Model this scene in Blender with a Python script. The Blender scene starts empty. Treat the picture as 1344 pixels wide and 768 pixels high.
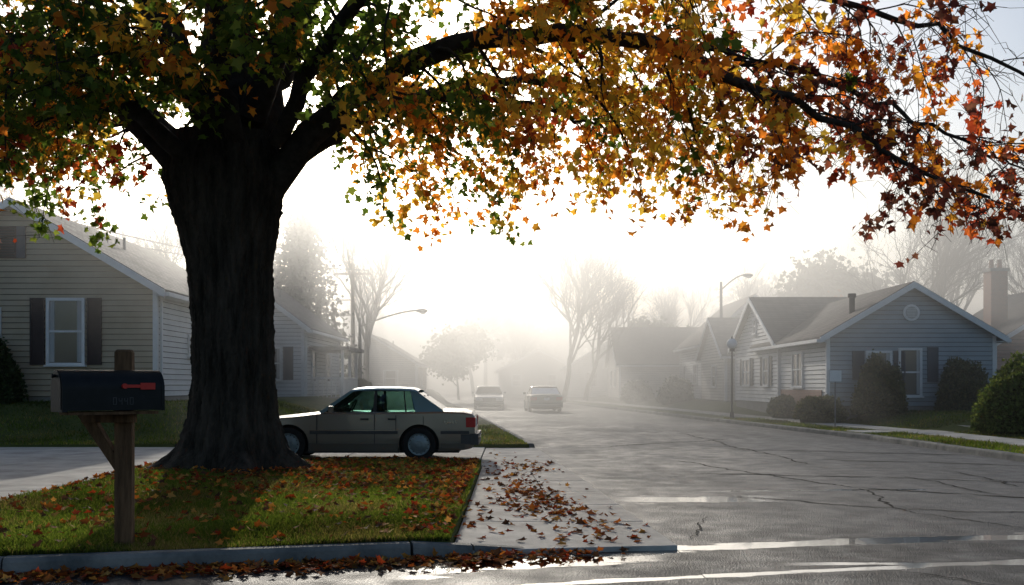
import bpy, math, random
import numpy as np
from mathutils import Matrix, Vector
rng = np.random.default_rng(11)
random.seed(11)
scene = bpy.context.scene
COL = scene.collection

# ------------------------------------------------------------------ helpers
def link(o, parent=None):
    COL.objects.link(o)
    if parent is not None:
        o.parent = parent
    return o

def empty(name, loc=(0, 0, 0), rz=0.0, sc=1.0):
    e = bpy.data.objects.new(name, None)
    e.location = loc
    e.rotation_euler = (0, 0, rz)
    e.scale = (sc, sc, sc)
    e.empty_display_size = 0.3
    return link(e)

def np_mesh(name, V, faces_flat, sizes, mats=(), col=None, smooth=False, midx=None):
    V = np.asarray(V, dtype=np.float32)
    me = bpy.data.meshes.new(name)
    me.vertices.add(len(V))
    me.vertices.foreach_set('co', V.ravel())
    faces_flat = np.asarray(faces_flat, dtype=np.int32)
    sizes = np.asarray(sizes, dtype=np.int32)
    me.loops.add(len(faces_flat))
    me.loops.foreach_set('vertex_index', faces_flat)
    me.polygons.add(len(sizes))
    starts = np.concatenate([[0], np.cumsum(sizes)[:-1]]).astype(np.int32)
    me.polygons.foreach_set('loop_start', starts)
    try:
        me.polygons.foreach_set('loop_total', sizes)
    except Exception:
        pass
    if smooth:
        me.polygons.foreach_set('use_smooth', np.ones(len(sizes), dtype=bool))
    me.update(calc_edges=True)
    me.validate()
    for m in mats:
        me.materials.append(m)
    if col is not None:
        a = me.color_attributes.new('Col', 'FLOAT_COLOR', 'POINT')
        c = np.ones((len(V), 4), dtype=np.float32)
        c[:, :3] = col
        a.data.foreach_set('color', c.ravel())
    return me

class Builder:
    def __init__(self, M=None):
        self.parts = {}
        self.M = M
    def add(self, part, mat, verts, faces, smooth=False):
        p = self.parts.setdefault(part, dict(v=[], f=[], m=mat, s=smooth))
        o = len(p['v'])
        for v in verts:
            v = Vector(v)
            if self.M is not None:
                v = self.M @ v
            p['v'].append(v)
        for f in faces:
            p['f'].append([i + o for i in f])
    def box(self, part, mat, a, b):
        x0, x1 = sorted((a[0], b[0])); y0, y1 = sorted((a[1], b[1])); z0, z1 = sorted((a[2], b[2]))
        v = [(x0,y0,z0),(x1,y0,z0),(x1,y1,z0),(x0,y1,z0),(x0,y0,z1),(x1,y0,z1),(x1,y1,z1),(x0,y1,z1)]
        f = [(0,3,2,1),(4,5,6,7),(0,1,5,4),(1,2,6,5),(2,3,7,6),(3,0,4,7)]
        self.add(part, mat, v, f)
    def prism(self, part, mat, pts, off):
        off = Vector(off); n = len(pts)
        v = [Vector(p) for p in pts] + [Vector(p) + off for p in pts]
        f = [list(range(n))[::-1], list(range(n, 2*n))] + [(i, (i+1) % n, n+(i+1) % n, n+i) for i in range(n)]
        self.add(part, mat, v, f)
    def cyl(self, part, mat, a, b, r0, r1=None, n=12, smooth=True):
        if r1 is None: r1 = r0
        a = Vector(a); b = Vector(b); d = (b-a).normalized()
        up = Vector((0,0,1)) if abs(d.z) < .9 else Vector((1,0,0))
        u = d.cross(up).normalized(); w = d.cross(u)
        v = []
        for p, r in ((a, r0), (b, r1)):
            for i in range(n):
                t = 2*math.pi*i/n
                v.append(p + r*(math.cos(t)*u + math.sin(t)*w))
        f = [(i, (i+1) % n, n+(i+1) % n, n+i) for i in range(n)] + [list(range(n))[::-1], list(range(n, 2*n))]
        self.add(part, mat, v, f, smooth)
    def sphere(self, part, mat, c, r, n=16, m=10, sc=(1,1,1)):
        v = []; f = []
        for j in range(m+1):
            ph = math.pi*j/m
            for i in range(n):
                t = 2*math.pi*i/n
                v.append((c[0]+sc[0]*r*math.sin(ph)*math.cos(t), c[1]+sc[1]*r*math.sin(ph)*math.sin(t), c[2]+sc[2]*r*math.cos(ph)))
        for j in range(m):
            for i in range(n):
                f.append((j*n+i, (j+1)*n+i, (j+1)*n+(i+1) % n, j*n+(i+1) % n))
        self.add(part, mat, v, f, True)
    def finish(self, parent, bevel=0):
        out = []
        for k, p in self.parts.items():
            me = bpy.data.meshes.new(k)
            me.from_pydata([tuple(v) for v in p['v']], [], p['f'])
            me.materials.append(p['m'])
            if p['s']:
                me.polygons.foreach_set('use_smooth', [True]*len(me.polygons))
                try: me.set_sharp_from_angle(angle=math.radians(38))
                except Exception: pass
            me.update()
            o = bpy.data.objects.new(k, me)
            link(o, parent)
            if bevel:
                md = o.modifiers.new('bevel', 'BEVEL'); md.width = bevel; md.segments = 2; md.limit_method = 'ANGLE'
            out.append(o)
        return out

# ------------------------------------------------------------------ materials
def base_mat(name):
    m = bpy.data.materials.new(name); m.use_nodes = True
    nt = m.node_tree
    return m, nt, nt.nodes['Principled BSDF'], nt.nodes['Material Output']

def nmat(name, c1, c2, scale=5, rough=.7, bump=.2, bscale=40, metal=0, stretch=(1,1,1), dist=.01, spec=.4, detail=6):
    m, nt, b, out = base_mat(name)
    tc = nt.nodes.new('ShaderNodeTexCoord')
    mp = nt.nodes.new('ShaderNodeMapping'); mp.inputs['Scale'].default_value = stretch
    nt.links.new(tc.outputs['Object'], mp.inputs['Vector'])
    n1 = nt.nodes.new('ShaderNodeTexNoise'); n1.inputs['Scale'].default_value = scale; n1.inputs['Detail'].default_value = detail
    n1.inputs['Roughness'].default_value = .65
    nt.links.new(mp.outputs[0], n1.inputs['Vector'])
    cr = nt.nodes.new('ShaderNodeValToRGB')
    cr.color_ramp.elements[0].position = .32; cr.color_ramp.elements[1].position = .68
    cr.color_ramp.elements[0].color = (*c1, 1); cr.color_ramp.elements[1].color = (*c2, 1)
    nt.links.new(n1.outputs['Fac'], cr.inputs['Fac'])
    nt.links.new(cr.outputs['Color'], b.inputs['Base Color'])
    b.inputs['Roughness'].default_value = rough
    b.inputs['Metallic'].default_value = metal
    b.inputs['Specular IOR Level'].default_value = spec
    if bump:
        n2 = nt.nodes.new('ShaderNodeTexNoise'); n2.inputs['Scale'].default_value = bscale; n2.inputs['Detail'].default_value = 5
        nt.links.new(mp.outputs[0], n2.inputs['Vector'])
        bp = nt.nodes.new('ShaderNodeBump'); bp.inputs['Strength'].default_value = bump; bp.inputs['Distance'].default_value = dist
        nt.links.new(n2.outputs['Fac'], bp.inputs['Height'])
        nt.links.new(bp.outputs[0], b.inputs['Normal'])
    return m

def leaf_mat(name, trans=.5, rough=.55, tint=(1.25, 1.1, .7), spec=.3):
    m, nt, b, out = base_mat(name)
    a = nt.nodes.new('ShaderNodeAttribute'); a.attribute_name = 'Col'
    nt.links.new(a.outputs['Color'], b.inputs['Base Color'])
    b.inputs['Roughness'].default_value = rough
    b.inputs['Specular IOR Level'].default_value = spec
    tr = nt.nodes.new('ShaderNodeBsdfTranslucent')
    mx = nt.nodes.new('ShaderNodeMix'); mx.data_type = 'RGBA'; mx.blend_type = 'MULTIPLY'; mx.inputs[0].default_value = 1
    nt.links.new(a.outputs['Color'], mx.inputs[6]); mx.inputs[7].default_value = (tint[0], tint[1], tint[2], 1)
    nt.links.new(mx.outputs[2], tr.inputs['Color'])
    ms = nt.nodes.new('ShaderNodeMixShader'); ms.inputs[0].default_value = trans
    nt.links.new(b.outputs[0], ms.inputs[1]); nt.links.new(tr.outputs[0], ms.inputs[2])
    nt.links.new(ms.outputs[0], out.inputs['Surface'])
    return m

def asphalt_mat():
    m, nt, b, out = base_mat('asphalt')
    N = nt.nodes.new; L = nt.links.new
    def mth(op, a, c=None, d=None, clamp=False):
        n = N('ShaderNodeMath'); n.operation = op; n.use_clamp = clamp
        for i, v in enumerate((a, c, d)):
            if v is None: continue
            if isinstance(v, (int, float)): n.inputs[i].default_value = v
            else: L(v, n.inputs[i])
        return n.outputs[0]
    tc = N('ShaderNodeTexCoord')
    sp = N('ShaderNodeSeparateXYZ'); L(tc.outputs['Object'], sp.inputs[0]); X, Y = sp.outputs[0], sp.outputs[1]
    big = N('ShaderNodeTexNoise'); big.inputs['Scale'].default_value = .35; big.inputs['Detail'].default_value = 6
    L(tc.outputs['Object'], big.inputs['Vector'])
    mp = N('ShaderNodeMapping'); mp.inputs['Scale'].default_value = (1.6, .16, 1); L(tc.outputs['Object'], mp.inputs['Vector'])
    tr = N('ShaderNodeTexNoise'); tr.inputs['Scale'].default_value = .9; tr.inputs['Detail'].default_value = 4; L(mp.outputs[0], tr.inputs['Vector'])
    fine = N('ShaderNodeTexVoronoi'); fine.inputs['Scale'].default_value = 60; L(tc.outputs['Object'], fine.inputs['Vector'])
    fn = N('ShaderNodeTexNoise'); fn.inputs['Scale'].default_value = 22; fn.inputs['Detail'].default_value = 9; fn.inputs['Roughness'].default_value = .75; L(tc.outputs['Object'], fn.inputs['Vector'])
    med = N('ShaderNodeTexNoise'); med.inputs['Scale'].default_value = 2.6; med.inputs['Detail'].default_value = 5; L(tc.outputs['Object'], med.inputs['Vector'])
    add = mth('ADD', big.outputs['Fac'], tr.outputs['Fac'])
    a2 = mth('MULTIPLY_ADD', fn.outputs['Fac'], 1.6, add)
    dv = mth('DIVIDE', a2, 3.6)
    cr = N('ShaderNodeValToRGB'); e = cr.color_ramp.elements
    e[0].position = .42; e[0].color = (.030, .031, .033, 1); e[1].position = .58; e[1].color = (.105, .105, .103, 1)
    L(dv, cr.inputs['Fac'])
    wn = N('ShaderNodeTexNoise'); wn.inputs['Scale'].default_value = 1.7; wn.inputs['Detail'].default_value = 8; wn.inputs['Roughness'].default_value = .6
    wmp = N('ShaderNodeMapping'); wmp.inputs['Scale'].default_value = (.6, 2.4, 1); L(tc.outputs['Object'], wmp.inputs['Vector']); L(wmp.outputs[0], wn.inputs['Vector'])
    wet = None
    for (a, bb, cc, w, x0, x1) in ((8.66, .30, -.014, .19, .9, 9.5), (8.36, .30, 0, .30, -.9, 1.35), (7.40, .27, -.008, .085, -.4, 9), (12.85, .06, 0, .34, 1.4, 3.6), (13.6, .16, -.01, .07, 2.6, 6.2), (8.25, .02, 0, .07, 2.2, 6)):
        cy = mth('MULTIPLY_ADD', X, cc, bb); cy = mth('MULTIPLY_ADD', cy, X, a)
        d = mth('ABSOLUTE', mth('SUBTRACT', Y, cy))
        dn = mth('MULTIPLY_ADD', mth('SUBTRACT', wn.outputs['Fac'], .5), -w*3.6, d)
        s = mth('MULTIPLY', mth('SUBTRACT', w, dn), 1/(w*.2), clamp=True)
        ex = mth('MULTIPLY', mth('SUBTRACT', X, x0), 2.0, clamp=True); ex2 = mth('MULTIPLY', mth('SUBTRACT', x1, X), 2.0, clamp=True)
        s = mth('MULTIPLY', mth('MULTIPLY', s, ex), ex2)
        wet = s if wet is None else mth('MAXIMUM', wet, s)
    damp = mth('MULTIPLY', mth('SUBTRACT', 10.8, Y), .7, clamp=True)
    damp = mth('MULTIPLY', damp, mth('MULTIPLY', mth('SUBTRACT', med.outputs['Fac'], .34), 4.5, clamp=True))
    mxc = N('ShaderNodeMix'); mxc.data_type = 'RGBA'; L(mth('MAXIMUM', wet, mth('MULTIPLY', damp, .8)), mxc.inputs[0])
    L(cr.outputs['Color'], mxc.inputs[6]); mxc.inputs[7].default_value = (.012, .012, .014, 1)
    L(mxc.outputs[2], b.inputs['Base Color'])
    rr = N('ShaderNodeMapRange'); rr.inputs[1].default_value = .38; rr.inputs[2].default_value = .62; rr.inputs[3].default_value = .46; rr.inputs[4].default_value = .76
    L(mth('MULTIPLY_ADD', big.outputs['Fac'], .5, mth('MULTIPLY', med.outputs['Fac'], .5)), rr.inputs[0])
    r2 = mth('MULTIPLY', rr.outputs[0], mth('SUBTRACT', 1.0, mth('MULTIPLY', wet, .95)))
    L(r2, b.inputs['Roughness'])
    L(mth('MULTIPLY_ADD', wet, 1.0, .42), b.inputs['Specular IOR Level'])
    L(wet, b.inputs['Coat Weight']); b.inputs['Coat Roughness'].default_value = .03
    h = mth('ADD', fine.outputs['Distance'], mth('MULTIPLY', fn.outputs['Fac'], 1.3))
    h = mth('MULTIPLY', h, mth('SUBTRACT', 1.0, mth('MULTIPLY', wet, .985)))
    bp = N('ShaderNodeBump'); bp.inputs['Strength'].default_value = .8; bp.inputs['Distance'].default_value = .013
    L(h, bp.inputs['Height']); L(bp.outputs[0], b.inputs['Normal'])
    return m

def roof_mat(name, c1, c2):
    m, nt, b, out = base_mat(name)
    N = nt.nodes.new; L = nt.links.new
    tc = N('ShaderNodeTexCoord'); sp = N('ShaderNodeSeparateXYZ'); L(tc.outputs['Object'], sp.inputs[0])
    ad = N('ShaderNodeMath'); ad.operation = 'ADD'; L(sp.outputs[0], ad.inputs[0]); L(sp.outputs[1], ad.inputs[1])
    mu = N('ShaderNodeMath'); mu.operation = 'MULTIPLY'; L(sp.outputs[2], mu.inputs[0]); mu.inputs[1].default_value = 2.0
    cb = N('ShaderNodeCombineXYZ'); L(ad.outputs[0], cb.inputs[0]); L(mu.outputs[0], cb.inputs[1])
    br = N('ShaderNodeTexBrick'); br.inputs['Scale'].default_value = 1.3
    br.inputs['Color1'].default_value = (*c1, 1); br.inputs['Color2'].default_value = (*c2, 1)
    br.inputs['Mortar'].default_value = (c1[0]*.4, c1[1]*.4, c1[2]*.4, 1); br.inputs['Mortar Size'].default_value = .02
    L(cb.outputs[0], br.inputs['Vector'])
    no = N('ShaderNodeTexNoise'); no.inputs['Scale'].default_value = 1.3; no.inputs['Detail'].default_value = 6; L(tc.outputs['Object'], no.inputs['Vector'])
    mr = N('ShaderNodeMapRange'); mr.inputs[3].default_value = .5; mr.inputs[4].default_value = 1.45; L(no.outputs['Fac'], mr.inputs[0])
    mx = N('ShaderNodeMix'); mx.data_type = 'RGBA'; mx.blend_type = 'MULTIPLY'; mx.inputs[0].default_value = 1
    L(br.outputs['Color'], mx.inputs[6]); L(mr.outputs[0], mx.inputs[7]); L(mx.outputs[2], b.inputs['Base Color'])
    bp = N('ShaderNodeBump'); bp.inputs['Strength'].default_value = .6; bp.inputs['Distance'].default_value = .03
    L(br.outputs['Fac'], bp.inputs['Height']); bp.invert = True; L(bp.outputs[0], b.inputs['Normal'])
    b.inputs['Roughness'].default_value = .9; b.inputs['Specular IOR Level'].default_value = .15
    return m

def brick_mat(name):
    m, nt, b, out = base_mat(name)
    N = nt.nodes.new; L = nt.links.new
    tc = N('ShaderNodeTexCoord'); sp = N('ShaderNodeSeparateXYZ'); L(tc.outputs['Object'], sp.inputs[0])
    ad = N('ShaderNodeMath'); ad.operation = 'ADD'; L(sp.outputs[0], ad.inputs[0]); L(sp.outputs[1], ad.inputs[1])
    cb = N('ShaderNodeCombineXYZ'); L(ad.outputs[0], cb.inputs[0]); L(sp.outputs[2], cb.inputs[1])
    br = N('ShaderNodeTexBrick'); br.inputs['Scale'].default_value = 4.2
    br.inputs['Color1'].default_value = (.33, .14, .09, 1); br.inputs['Color2'].default_value = (.24, .10, .07, 1); br.inputs['Mortar'].default_value = (.35, .32, .28, 1)
    L(cb.outputs[0], br.inputs['Vector']); L(br.outputs['Color'], b.inputs['Base Color']); b.inputs['Roughness'].default_value = .85
    return m

M_asph = asphalt_mat()
M_conc = nmat('concrete', (.27,.255,.235), (.50,.48,.44), 1.6, .85, .6, 55, spec=.25)
M_kerb = nmat('kerb_concrete', (.09,.095,.095), (.24,.235,.22), 2.2, .85, .6, 45, spec=.2)
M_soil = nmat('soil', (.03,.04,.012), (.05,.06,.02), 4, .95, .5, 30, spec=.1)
M_grassg = nmat('lawn_ground', (.050,.065,.018), (.10,.115,.035), 1.2, .95, .8, 45, dist=.03, spec=.1)
M_far = nmat('far_ground', (.05,.07,.03), (.08,.09,.04), .1, .95, 0)
M_bark = nmat('bark', (.010,.009,.007), (.070,.058,.047), 5.5, .95, 1.0, 16, stretch=(1,1,.16), dist=.08, spec=.15)
M_bark2 = nmat('branch_bark', (.02,.017,.014), (.055,.047,.04), 6, .9, .6, 30, spec=.15, dist=.02)
M_barkfar = nmat('grey_bark', (.05,.045,.04), (.09,.08,.07), 3, .95, 0)
M_leaf = leaf_mat('maple_leaf', .6, .6, (1.7, 1.55, .95), .25)
M_dead = leaf_mat('fallen_leaf', .3, .85, (1.4,1.1,.7), .08)
M_blade = leaf_mat('grass_blade', .55, .7, (1.5, 1.5, .75), .12)
M_foli = leaf_mat('foliage', .3, .7, spec=.15)
M_wood = nmat('weathered_wood', (.055,.030,.015), (.19,.105,.055), 5, .85, .8, 25, stretch=(3,3,.35), spec=.2)
M_mbox = nmat('black_enamel', (.004,.005,.006), (.010,.011,.013), 8, .45, .15, 60, spec=.22)
M_red = nmat('red_paint', (.45,.02,.015), (.55,.03,.02), 5, .4, 0)
M_white = nmat('white_trim', (.62,.63,.64), (.76,.77,.78), 2, .6, .1, 30)
M_sidT = nmat('tan_siding', (.36,.30,.215), (.44,.37,.275), 1.1, .7, .1, 80, spec=.2)
M_sidW = nmat('white_siding', (.58,.59,.59), (.70,.70,.70), 1.2, .7, .1, 80, spec=.2)
M_sidG = nmat('grey_siding', (.26,.305,.34), (.32,.37,.41), 1.2, .7, .1, 80, spec=.2)
M_sidC = nmat('cream_siding', (.45,.43,.40), (.55,.53,.48), 1.2, .7, .1, 80, spec=.2)
M_lapshade = nmat('siding_lap_shade', (.05,.045,.04), (.08,.075,.07), 3, .95, 0, spec=.05)  # dark colour standing in for the shade under each siding lap
M_shut = nmat('shutter_brown', (.040,.024,.022), (.06,.038,.034), 4, .6, .1, 30)
M_shutb = nmat('shutter_slate', (.05,.06,.075), (.07,.08,.10), 4, .6, .1, 30)
M_roof1 = roof_mat('shingles_grey', (.12,.12,.12), (.19,.185,.18))
M_roof2 = roof_mat('shingles_brown', (.085,.078,.075), (.14,.125,.12))
M_brick = brick_mat('brick')
M_found = nmat('foundation', (.22,.21,.2), (.3,.29,.27), 3, .9, .3, 30)
M_metal = nmat('galvanised_metal', (.18,.18,.18), (.26,.26,.26), 5, .5, 0, metal=.7)
M_dark = nmat('dark_metal', (.02,.02,.022), (.03,.03,.032), 5, .5, 0)
M_crack = nmat('tar_crack', (.008,.008,.008), (.014,.014,.014), 9, .9, .3, 50, spec=.1)

def glass_win():
    m, nt, b, out = base_mat('window_glass')
    tc = nt.nodes.new('ShaderNodeTexCoord'); n = nt.nodes.new('ShaderNodeTexNoise'); n.inputs['Scale'].default_value = .9
    nt.links.new(tc.outputs['Object'], n.inputs['Vector'])
    cr = nt.nodes.new('ShaderNodeValToRGB'); cr.color_ramp.elements[0].color = (.02,.025,.03,1); cr.color_ramp.elements[1].color = (.09,.10,.11,1)
    nt.links.new(n.outputs['Fac'], cr.inputs['Fac']); nt.links.new(cr.outputs[0], b.inputs['Base Color'])
    b.inputs['Roughness'].default_value = .06; b.inputs['Specular IOR Level'].default_value = .8
    return m
M_glass = glass_win()
M_curt = nmat('curtain', (.35,.36,.36), (.5,.5,.5), 6, .9, .3, 12, stretch=(6,6,.2))

def car_glass():
    m, nt, b, out = base_mat('car_glass')
    t = nt.nodes.new('ShaderNodeBsdfTransparent'); t.inputs[0].default_value = (.58,.72,.68,1)
    g = nt.nodes.new('ShaderNodeBsdfGlossy'); g.inputs['Roughness'].default_value = .03
    f = nt.nodes.new('ShaderNodeFresnel'); f.inputs['IOR'].default_value = 1.5
    ms = nt.nodes.new('ShaderNodeMixShader')
    nt.links.new(f.outputs[0], ms.inputs[0]); nt.links.new(t.outputs[0], ms.inputs[1]); nt.links.new(g.outputs[0], ms.inputs[2])
    nt.links.new(ms.outputs[0], out.inputs['Surface'])
    return m
M_cglass = car_glass()

def paint(name, c, metal=.45, rough=.3):
    m, nt, b, out = base_mat(name)
    tc = nt.nodes.new('ShaderNodeTexCoord'); n = nt.nodes.new('ShaderNodeTexNoise'); n.inputs['Scale'].default_value = 2.5; n.inputs['Detail'].default_value = 7
    nt.links.new(tc.outputs['Object'], n.inputs['Vector'])
    mr = nt.nodes.new('ShaderNodeMapRange'); mr.inputs[3].default_value = rough-.06; mr.inputs[4].default_value = rough+.16
    nt.links.new(n.outputs['Fac'], mr.inputs[0]); nt.links.new(mr.outputs[0], b.inputs['Roughness'])
    cr = nt.nodes.new('ShaderNodeValToRGB'); cr.color_ramp.elements[0].color = (c[0]*.85, c[1]*.83, c[2]*.8, 1); cr.color_ramp.elements[1].color = (*c, 1)
    nt.links.new(n.outputs['Fac'], cr.inputs[0]); nt.links.new(cr.outputs[0], b.inputs['Base Color'])
    b.inputs['Metallic'].default_value = metal; b.inputs['Coat Weight'].default_value = .6; b.inputs['Coat Roughness'].default_value = .08
    return m
M_paintA = paint('beige_grey_paint', (.215,.195,.165), .45, .32)
M_paintU = paint('sky_tinted_paint', (.16,.29,.34), .4, .3)  # sky reflection put into the roof and pillar colour as blue
M_paintL = paint('lower_bronze_paint', (.08,.072,.06), .3, .4)
M_paintB = paint('white_car_paint', (.5,.5,.5), .1)
M_tire = nmat('tire_rubber', (.012,.012,.012), (.024,.024,.024), 9, .85, .2, 60, spec=.2)
M_hub = nmat('hubcap', (.12,.16,.18), (.20,.24,.26), 8, .4, .1, 30, metal=.5)
M_chrome = nmat('chrome', (.5,.5,.5), (.6,.6,.6), 5, .15, 0, metal=1)
M_bump = nmat('bumper_grey', (.035,.035,.037), (.055,.055,.058), 5, .5, .1, 50)
M_tail = nmat('tail_lamp', (.30,.01,.01), (.42,.015,.012), 5, .35, 0)
M_head = nmat('head_lamp', (.6,.6,.6), (.75,.75,.75), 5, .1, 0)
M_seat = nmat('seat_fabric', (.02,.028,.026), (.05,.06,.055), 12, .9, .2, 60)
M_plate = nmat('licence_plate', (.6,.62,.65), (.7,.7,.72), 9, .5, 0)

# ------------------------------------------------------------------ layout
def interp(tab, y):
    return np.interp(y, [t[0] for t in tab], [t[1] for t in tab])
XL_T = [(9,1.5),(15,1.12),(22.8,.58),(40,-1.0),(60,-2.9),(90,-6.2),(140,-13),(220,-26)]
XR_T = [(6,10.4),(19,9.9),(27,9.7),(40,8.2),(60,6.2),(90,2.9),(140,-4),(220,-17)]
XL = lambda y: interp(XL_T, y)
XR = lambda y: interp(XR_T, y)
FR_T = [(-60,-2.5),(-20,4.6),(-4,7.79),(-.86,8.53),(.19,8.82),(1.5,9.0),(2.2,9.0)]
FR = lambda x: interp(FR_T, x)
def sst(t):
    t = np.clip(t, 0, 1); return t*t*(3-2*t)

def grid_obj(name, XX, YY, ZZ, mat, skirt=.0, smooth=True):
    r, c = XX.shape
    if skirt:
        XX = np.pad(XX, 1, mode='edge'); YY = np.pad(YY, 1, mode='edge'); ZZ = np.pad(ZZ, 1, mode='edge')
        ZZ[0,:] -= skirt; ZZ[-1,:] -= skirt; ZZ[:,0] -= skirt; ZZ[:,-1] -= skirt
        r += 2; c += 2
    V = np.stack([XX, YY, ZZ], -1).reshape(-1, 3)
    idx = np.arange(r*c).reshape(r, c)
    F = np.stack([idx[:-1,:-1], idx[:-1,1:], idx[1:,1:], idx[1:,:-1]], -1).reshape(-1)
    me = np_mesh(name, V, F, np.full((r-1)*(c-1), 4), [mat], smooth=smooth)
    o = bpy.data.objects.new(name, me); link(o)
    return o

grid_obj('ground', *np.meshgrid(np.linspace(-900,900,3), np.linspace(-60,1500,3)), np.full((3,3), -.03), M_far)
yy = np.concatenate([np.linspace(4, 40, 37), np.linspace(44, 220, 45)])
XX = np.stack([np.linspace(XL(max(y, 9))-.0, XR(y), 9) for y in yy]); YYg = np.repeat(yy[:,None], 9, 1)
grid_obj('main_street', XX, YYg, np.full_like(XX, .004), M_asph, 0, False)
XX, YYg = np.meshgrid(np.linspace(-60, 60, 31), np.linspace(-14, 9.1, 8))
grid_obj('cross_street', XX, YYg, np.zeros_like(XX), M_asph, 0, False)

def island_fn(s, t):
    x = -6.0 + s*(5.45)
    yf = FR(x) + .17
    return x, yf + t*(17.9-yf)
S, T = np.meshgrid(np.linspace(0,1,60), np.linspace(0,1,100))
IX, IY = island_fn(S, T)
def isl_z(x, y):
    d = np.hypot(x+4.32, y-15.6)
    return .13 + .02*np.sin(x*1.3+1)*np.cos(y*.9) + .10*np.exp(-(d/1.6)**2)
grid_obj('front_lawn', IX, IY, isl_z(IX, IY)-.012, M_grassg, .2)

def ll_z(x, y):
    return .12 + .88*sst((y-23.2)/5.2)*sst((-4.2-x)/4.5) + .03*np.sin(x*.7)*np.cos(y*.6)
ly = np.concatenate([np.linspace(22.98, 32, 40), np.linspace(32.5, 140, 60)])
LXg = np.stack([np.linspace(-60, XL(y)-.17, 80) for y in ly]); LYg = np.repeat(ly[:,None], 80, 1)
grid_obj('side_lawn', LXg, LYg, ll_z(LXg, LYg), M_grassg, .3)
def rl_z(x, y):
    return .13 + .42*sst((x-XR(y)-2.7)/2.4)*sst((y-20)/12) + .02*np.sin(x*.6+2)*np.cos(y*.5)
ry = np.concatenate([np.linspace(10, 45, 60), np.linspace(46, 140, 50)])
RXg = np.stack([XR(y)+.17 + np.linspace(0, 1, 70)**1.6*60 for y in ry]); RYg = np.repeat(ry[:,None], 70, 1)
grid_obj('neighbour_lawn', RXg, RYg, rl_z(RXg, RYg), M_grassg, .3)

b = Builder()
def slab(x0, x1, y0, y1, z, g=.010):
    b.box('slabs', M_conc, (x0+g, y0+g, -.02), (x1-g, y1-g, z))
for i, x in enumerate(np.arange(-36, -6.05, 3.0)):
    for y0, y1 in ((10.5, 14.2), (14.2, 18.0)):
        slab(x, min(x+3, -6.05), y0, y1, .06)
    slab(x, min(x+3,-6.05), 18.0, 20.4, .06); slab(x, min(x+3,-6.05), 20.4, 22.95, .06)
for x in np.arange(-6.05, -.7, 2.72):
    slab(x, x+2.72, 17.95, 20.4, .06); slab(x, x+2.72, 20.4, 22.95, .06)
b.finish(empty('driveway'))
b = Builder()
ys = [8.75, 10.6, 12.1, 13.6, 15.1, 16.6, 18.0, 20.4, 22.95]
for j, (y0, y1) in enumerate(zip(ys[:-1], ys[1:])):
    g = .014
    xl = -.53 if y0 < 17.9 else -.60
    if j == 0:
        xs = np.linspace(xl, 1.5, 8)
        pts = [(x, FR(x)+.02, .045) for x in xs] + [(float(XL(y1)), y1-g, .045), (xl, y1-g, .045)]
    else:
        pts = [(xl, y0+g, .045), (float(XL(y0)), y0+g, .045), (float(XL(y1)), y1-g, .045), (xl, y1-g, .045)]
    if j in (1, 3, 4):
        xm0 = xl*.45+float(XL(y0))*.55; xm1 = xl*.45+float(XL(y1))*.55
        b.prism('slabs', M_conc, [pts[0], (xm0-g*.7, y0+g, .045), (xm1-g*.7, y1-g, .045), pts[3]], (0,0,-.06))
        b.prism('slabs', M_conc, [(xm0+g*.7, y0+g, .045), pts[1], pts[2], (xm1+g*.7, y1-g, .045)], (0,0,-.06))
    else:
        b.prism('slabs', M_conc, pts, (0,0,-.06))
b.finish(empty('sidewalk'), bevel=.006)
b = Builder()
yv = np.arange(11, 120, 1.5)
for y in yv:
    g=.01; y0=y+g; y1=y+1.5-g
    p=[]
    for (yy0, o) in ((y0,1.5),(y0,2.7),(y1,2.7),(y1,1.5)):
        p.append((float(XR(yy0))+o, yy0, .165))
    b.prism('slabs', M_conc, p, (0,0,-.15))
for x in np.arange(11.6, 20, 1.6):
    b.box('path', M_conc, (x+.01, 28.3, .1), (x+1.59, 29.6, float(rl_z(x, 29))+.03))
b.box('path', M_conc, (9.95, 28.3, 0), (11.15, 29.6, .15))
b.finish(empty('neighbour_sidewalk'))

def kerb(name, pts, hfun, seg=2.2, w=.16, side=1):
    b = Builder()
    pts = [Vector((p[0], p[1], 0)) for p in pts]
    for i in range(len(pts)-1):
        a, c = pts[i], pts[i+1]
        L = (c-a).length; n = max(1, round(L/seg))
        d = (c-a).normalized(); nn = Vector((-d.y, d.x, 0))*side
        for k in range(n):
            p0 = a + d*(L*k/n+.008); p1 = a + d*(L*(k+1)/n-.008)
            dz = random.uniform(-.006,.006)
            h0 = hfun(p0)+dz; h1 = hfun(p1)+dz
            ring = lambda p, h: [p+Vector((0,0,-.03)), p+nn*.018+Vector((0,0,h-.035)), p+nn*.03+Vector((0,0,h-.012)), p+nn*.055+Vector((0,0,h)), p+nn*w+Vector((0,0,h)), p+nn*w+Vector((0,0,-.03))]
            v = ring(p0,h0)+ring(p1,h1)
            f = [(j,(j+1)%6,6+(j+1)%6,6+j) for j in range(6)]+[(5,4,3,2,1,0),(6,7,8,9,10,11)]
            b.add('kerb_stones', M_kerb, v, f, False)
    b.finish(empty(name))
kerb('kerb', [(-20,4.6),(-4,7.79),(-.86,8.53)], lambda p:.135)
kerb('kerb', [(-.85,8.535),(.19,8.82),(1.5,9.0)], lambda p:.135-.10*float(sst((p.x+.85)/1.1)), seg=.55, w=.17)
kerb('kerb', [(XL(y), y) for y in (23.2,30,40,50,60,75,90,140)], lambda p:.135)
kerb('kerb', [(10.3,10),(9.9,19),(9.7,27),(XR(33),33),(8.2,40),(XR(50),50),(6.2,60),(2.9,90),(-4,140)], lambda p:.14, side=-1, w=.18)

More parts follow.
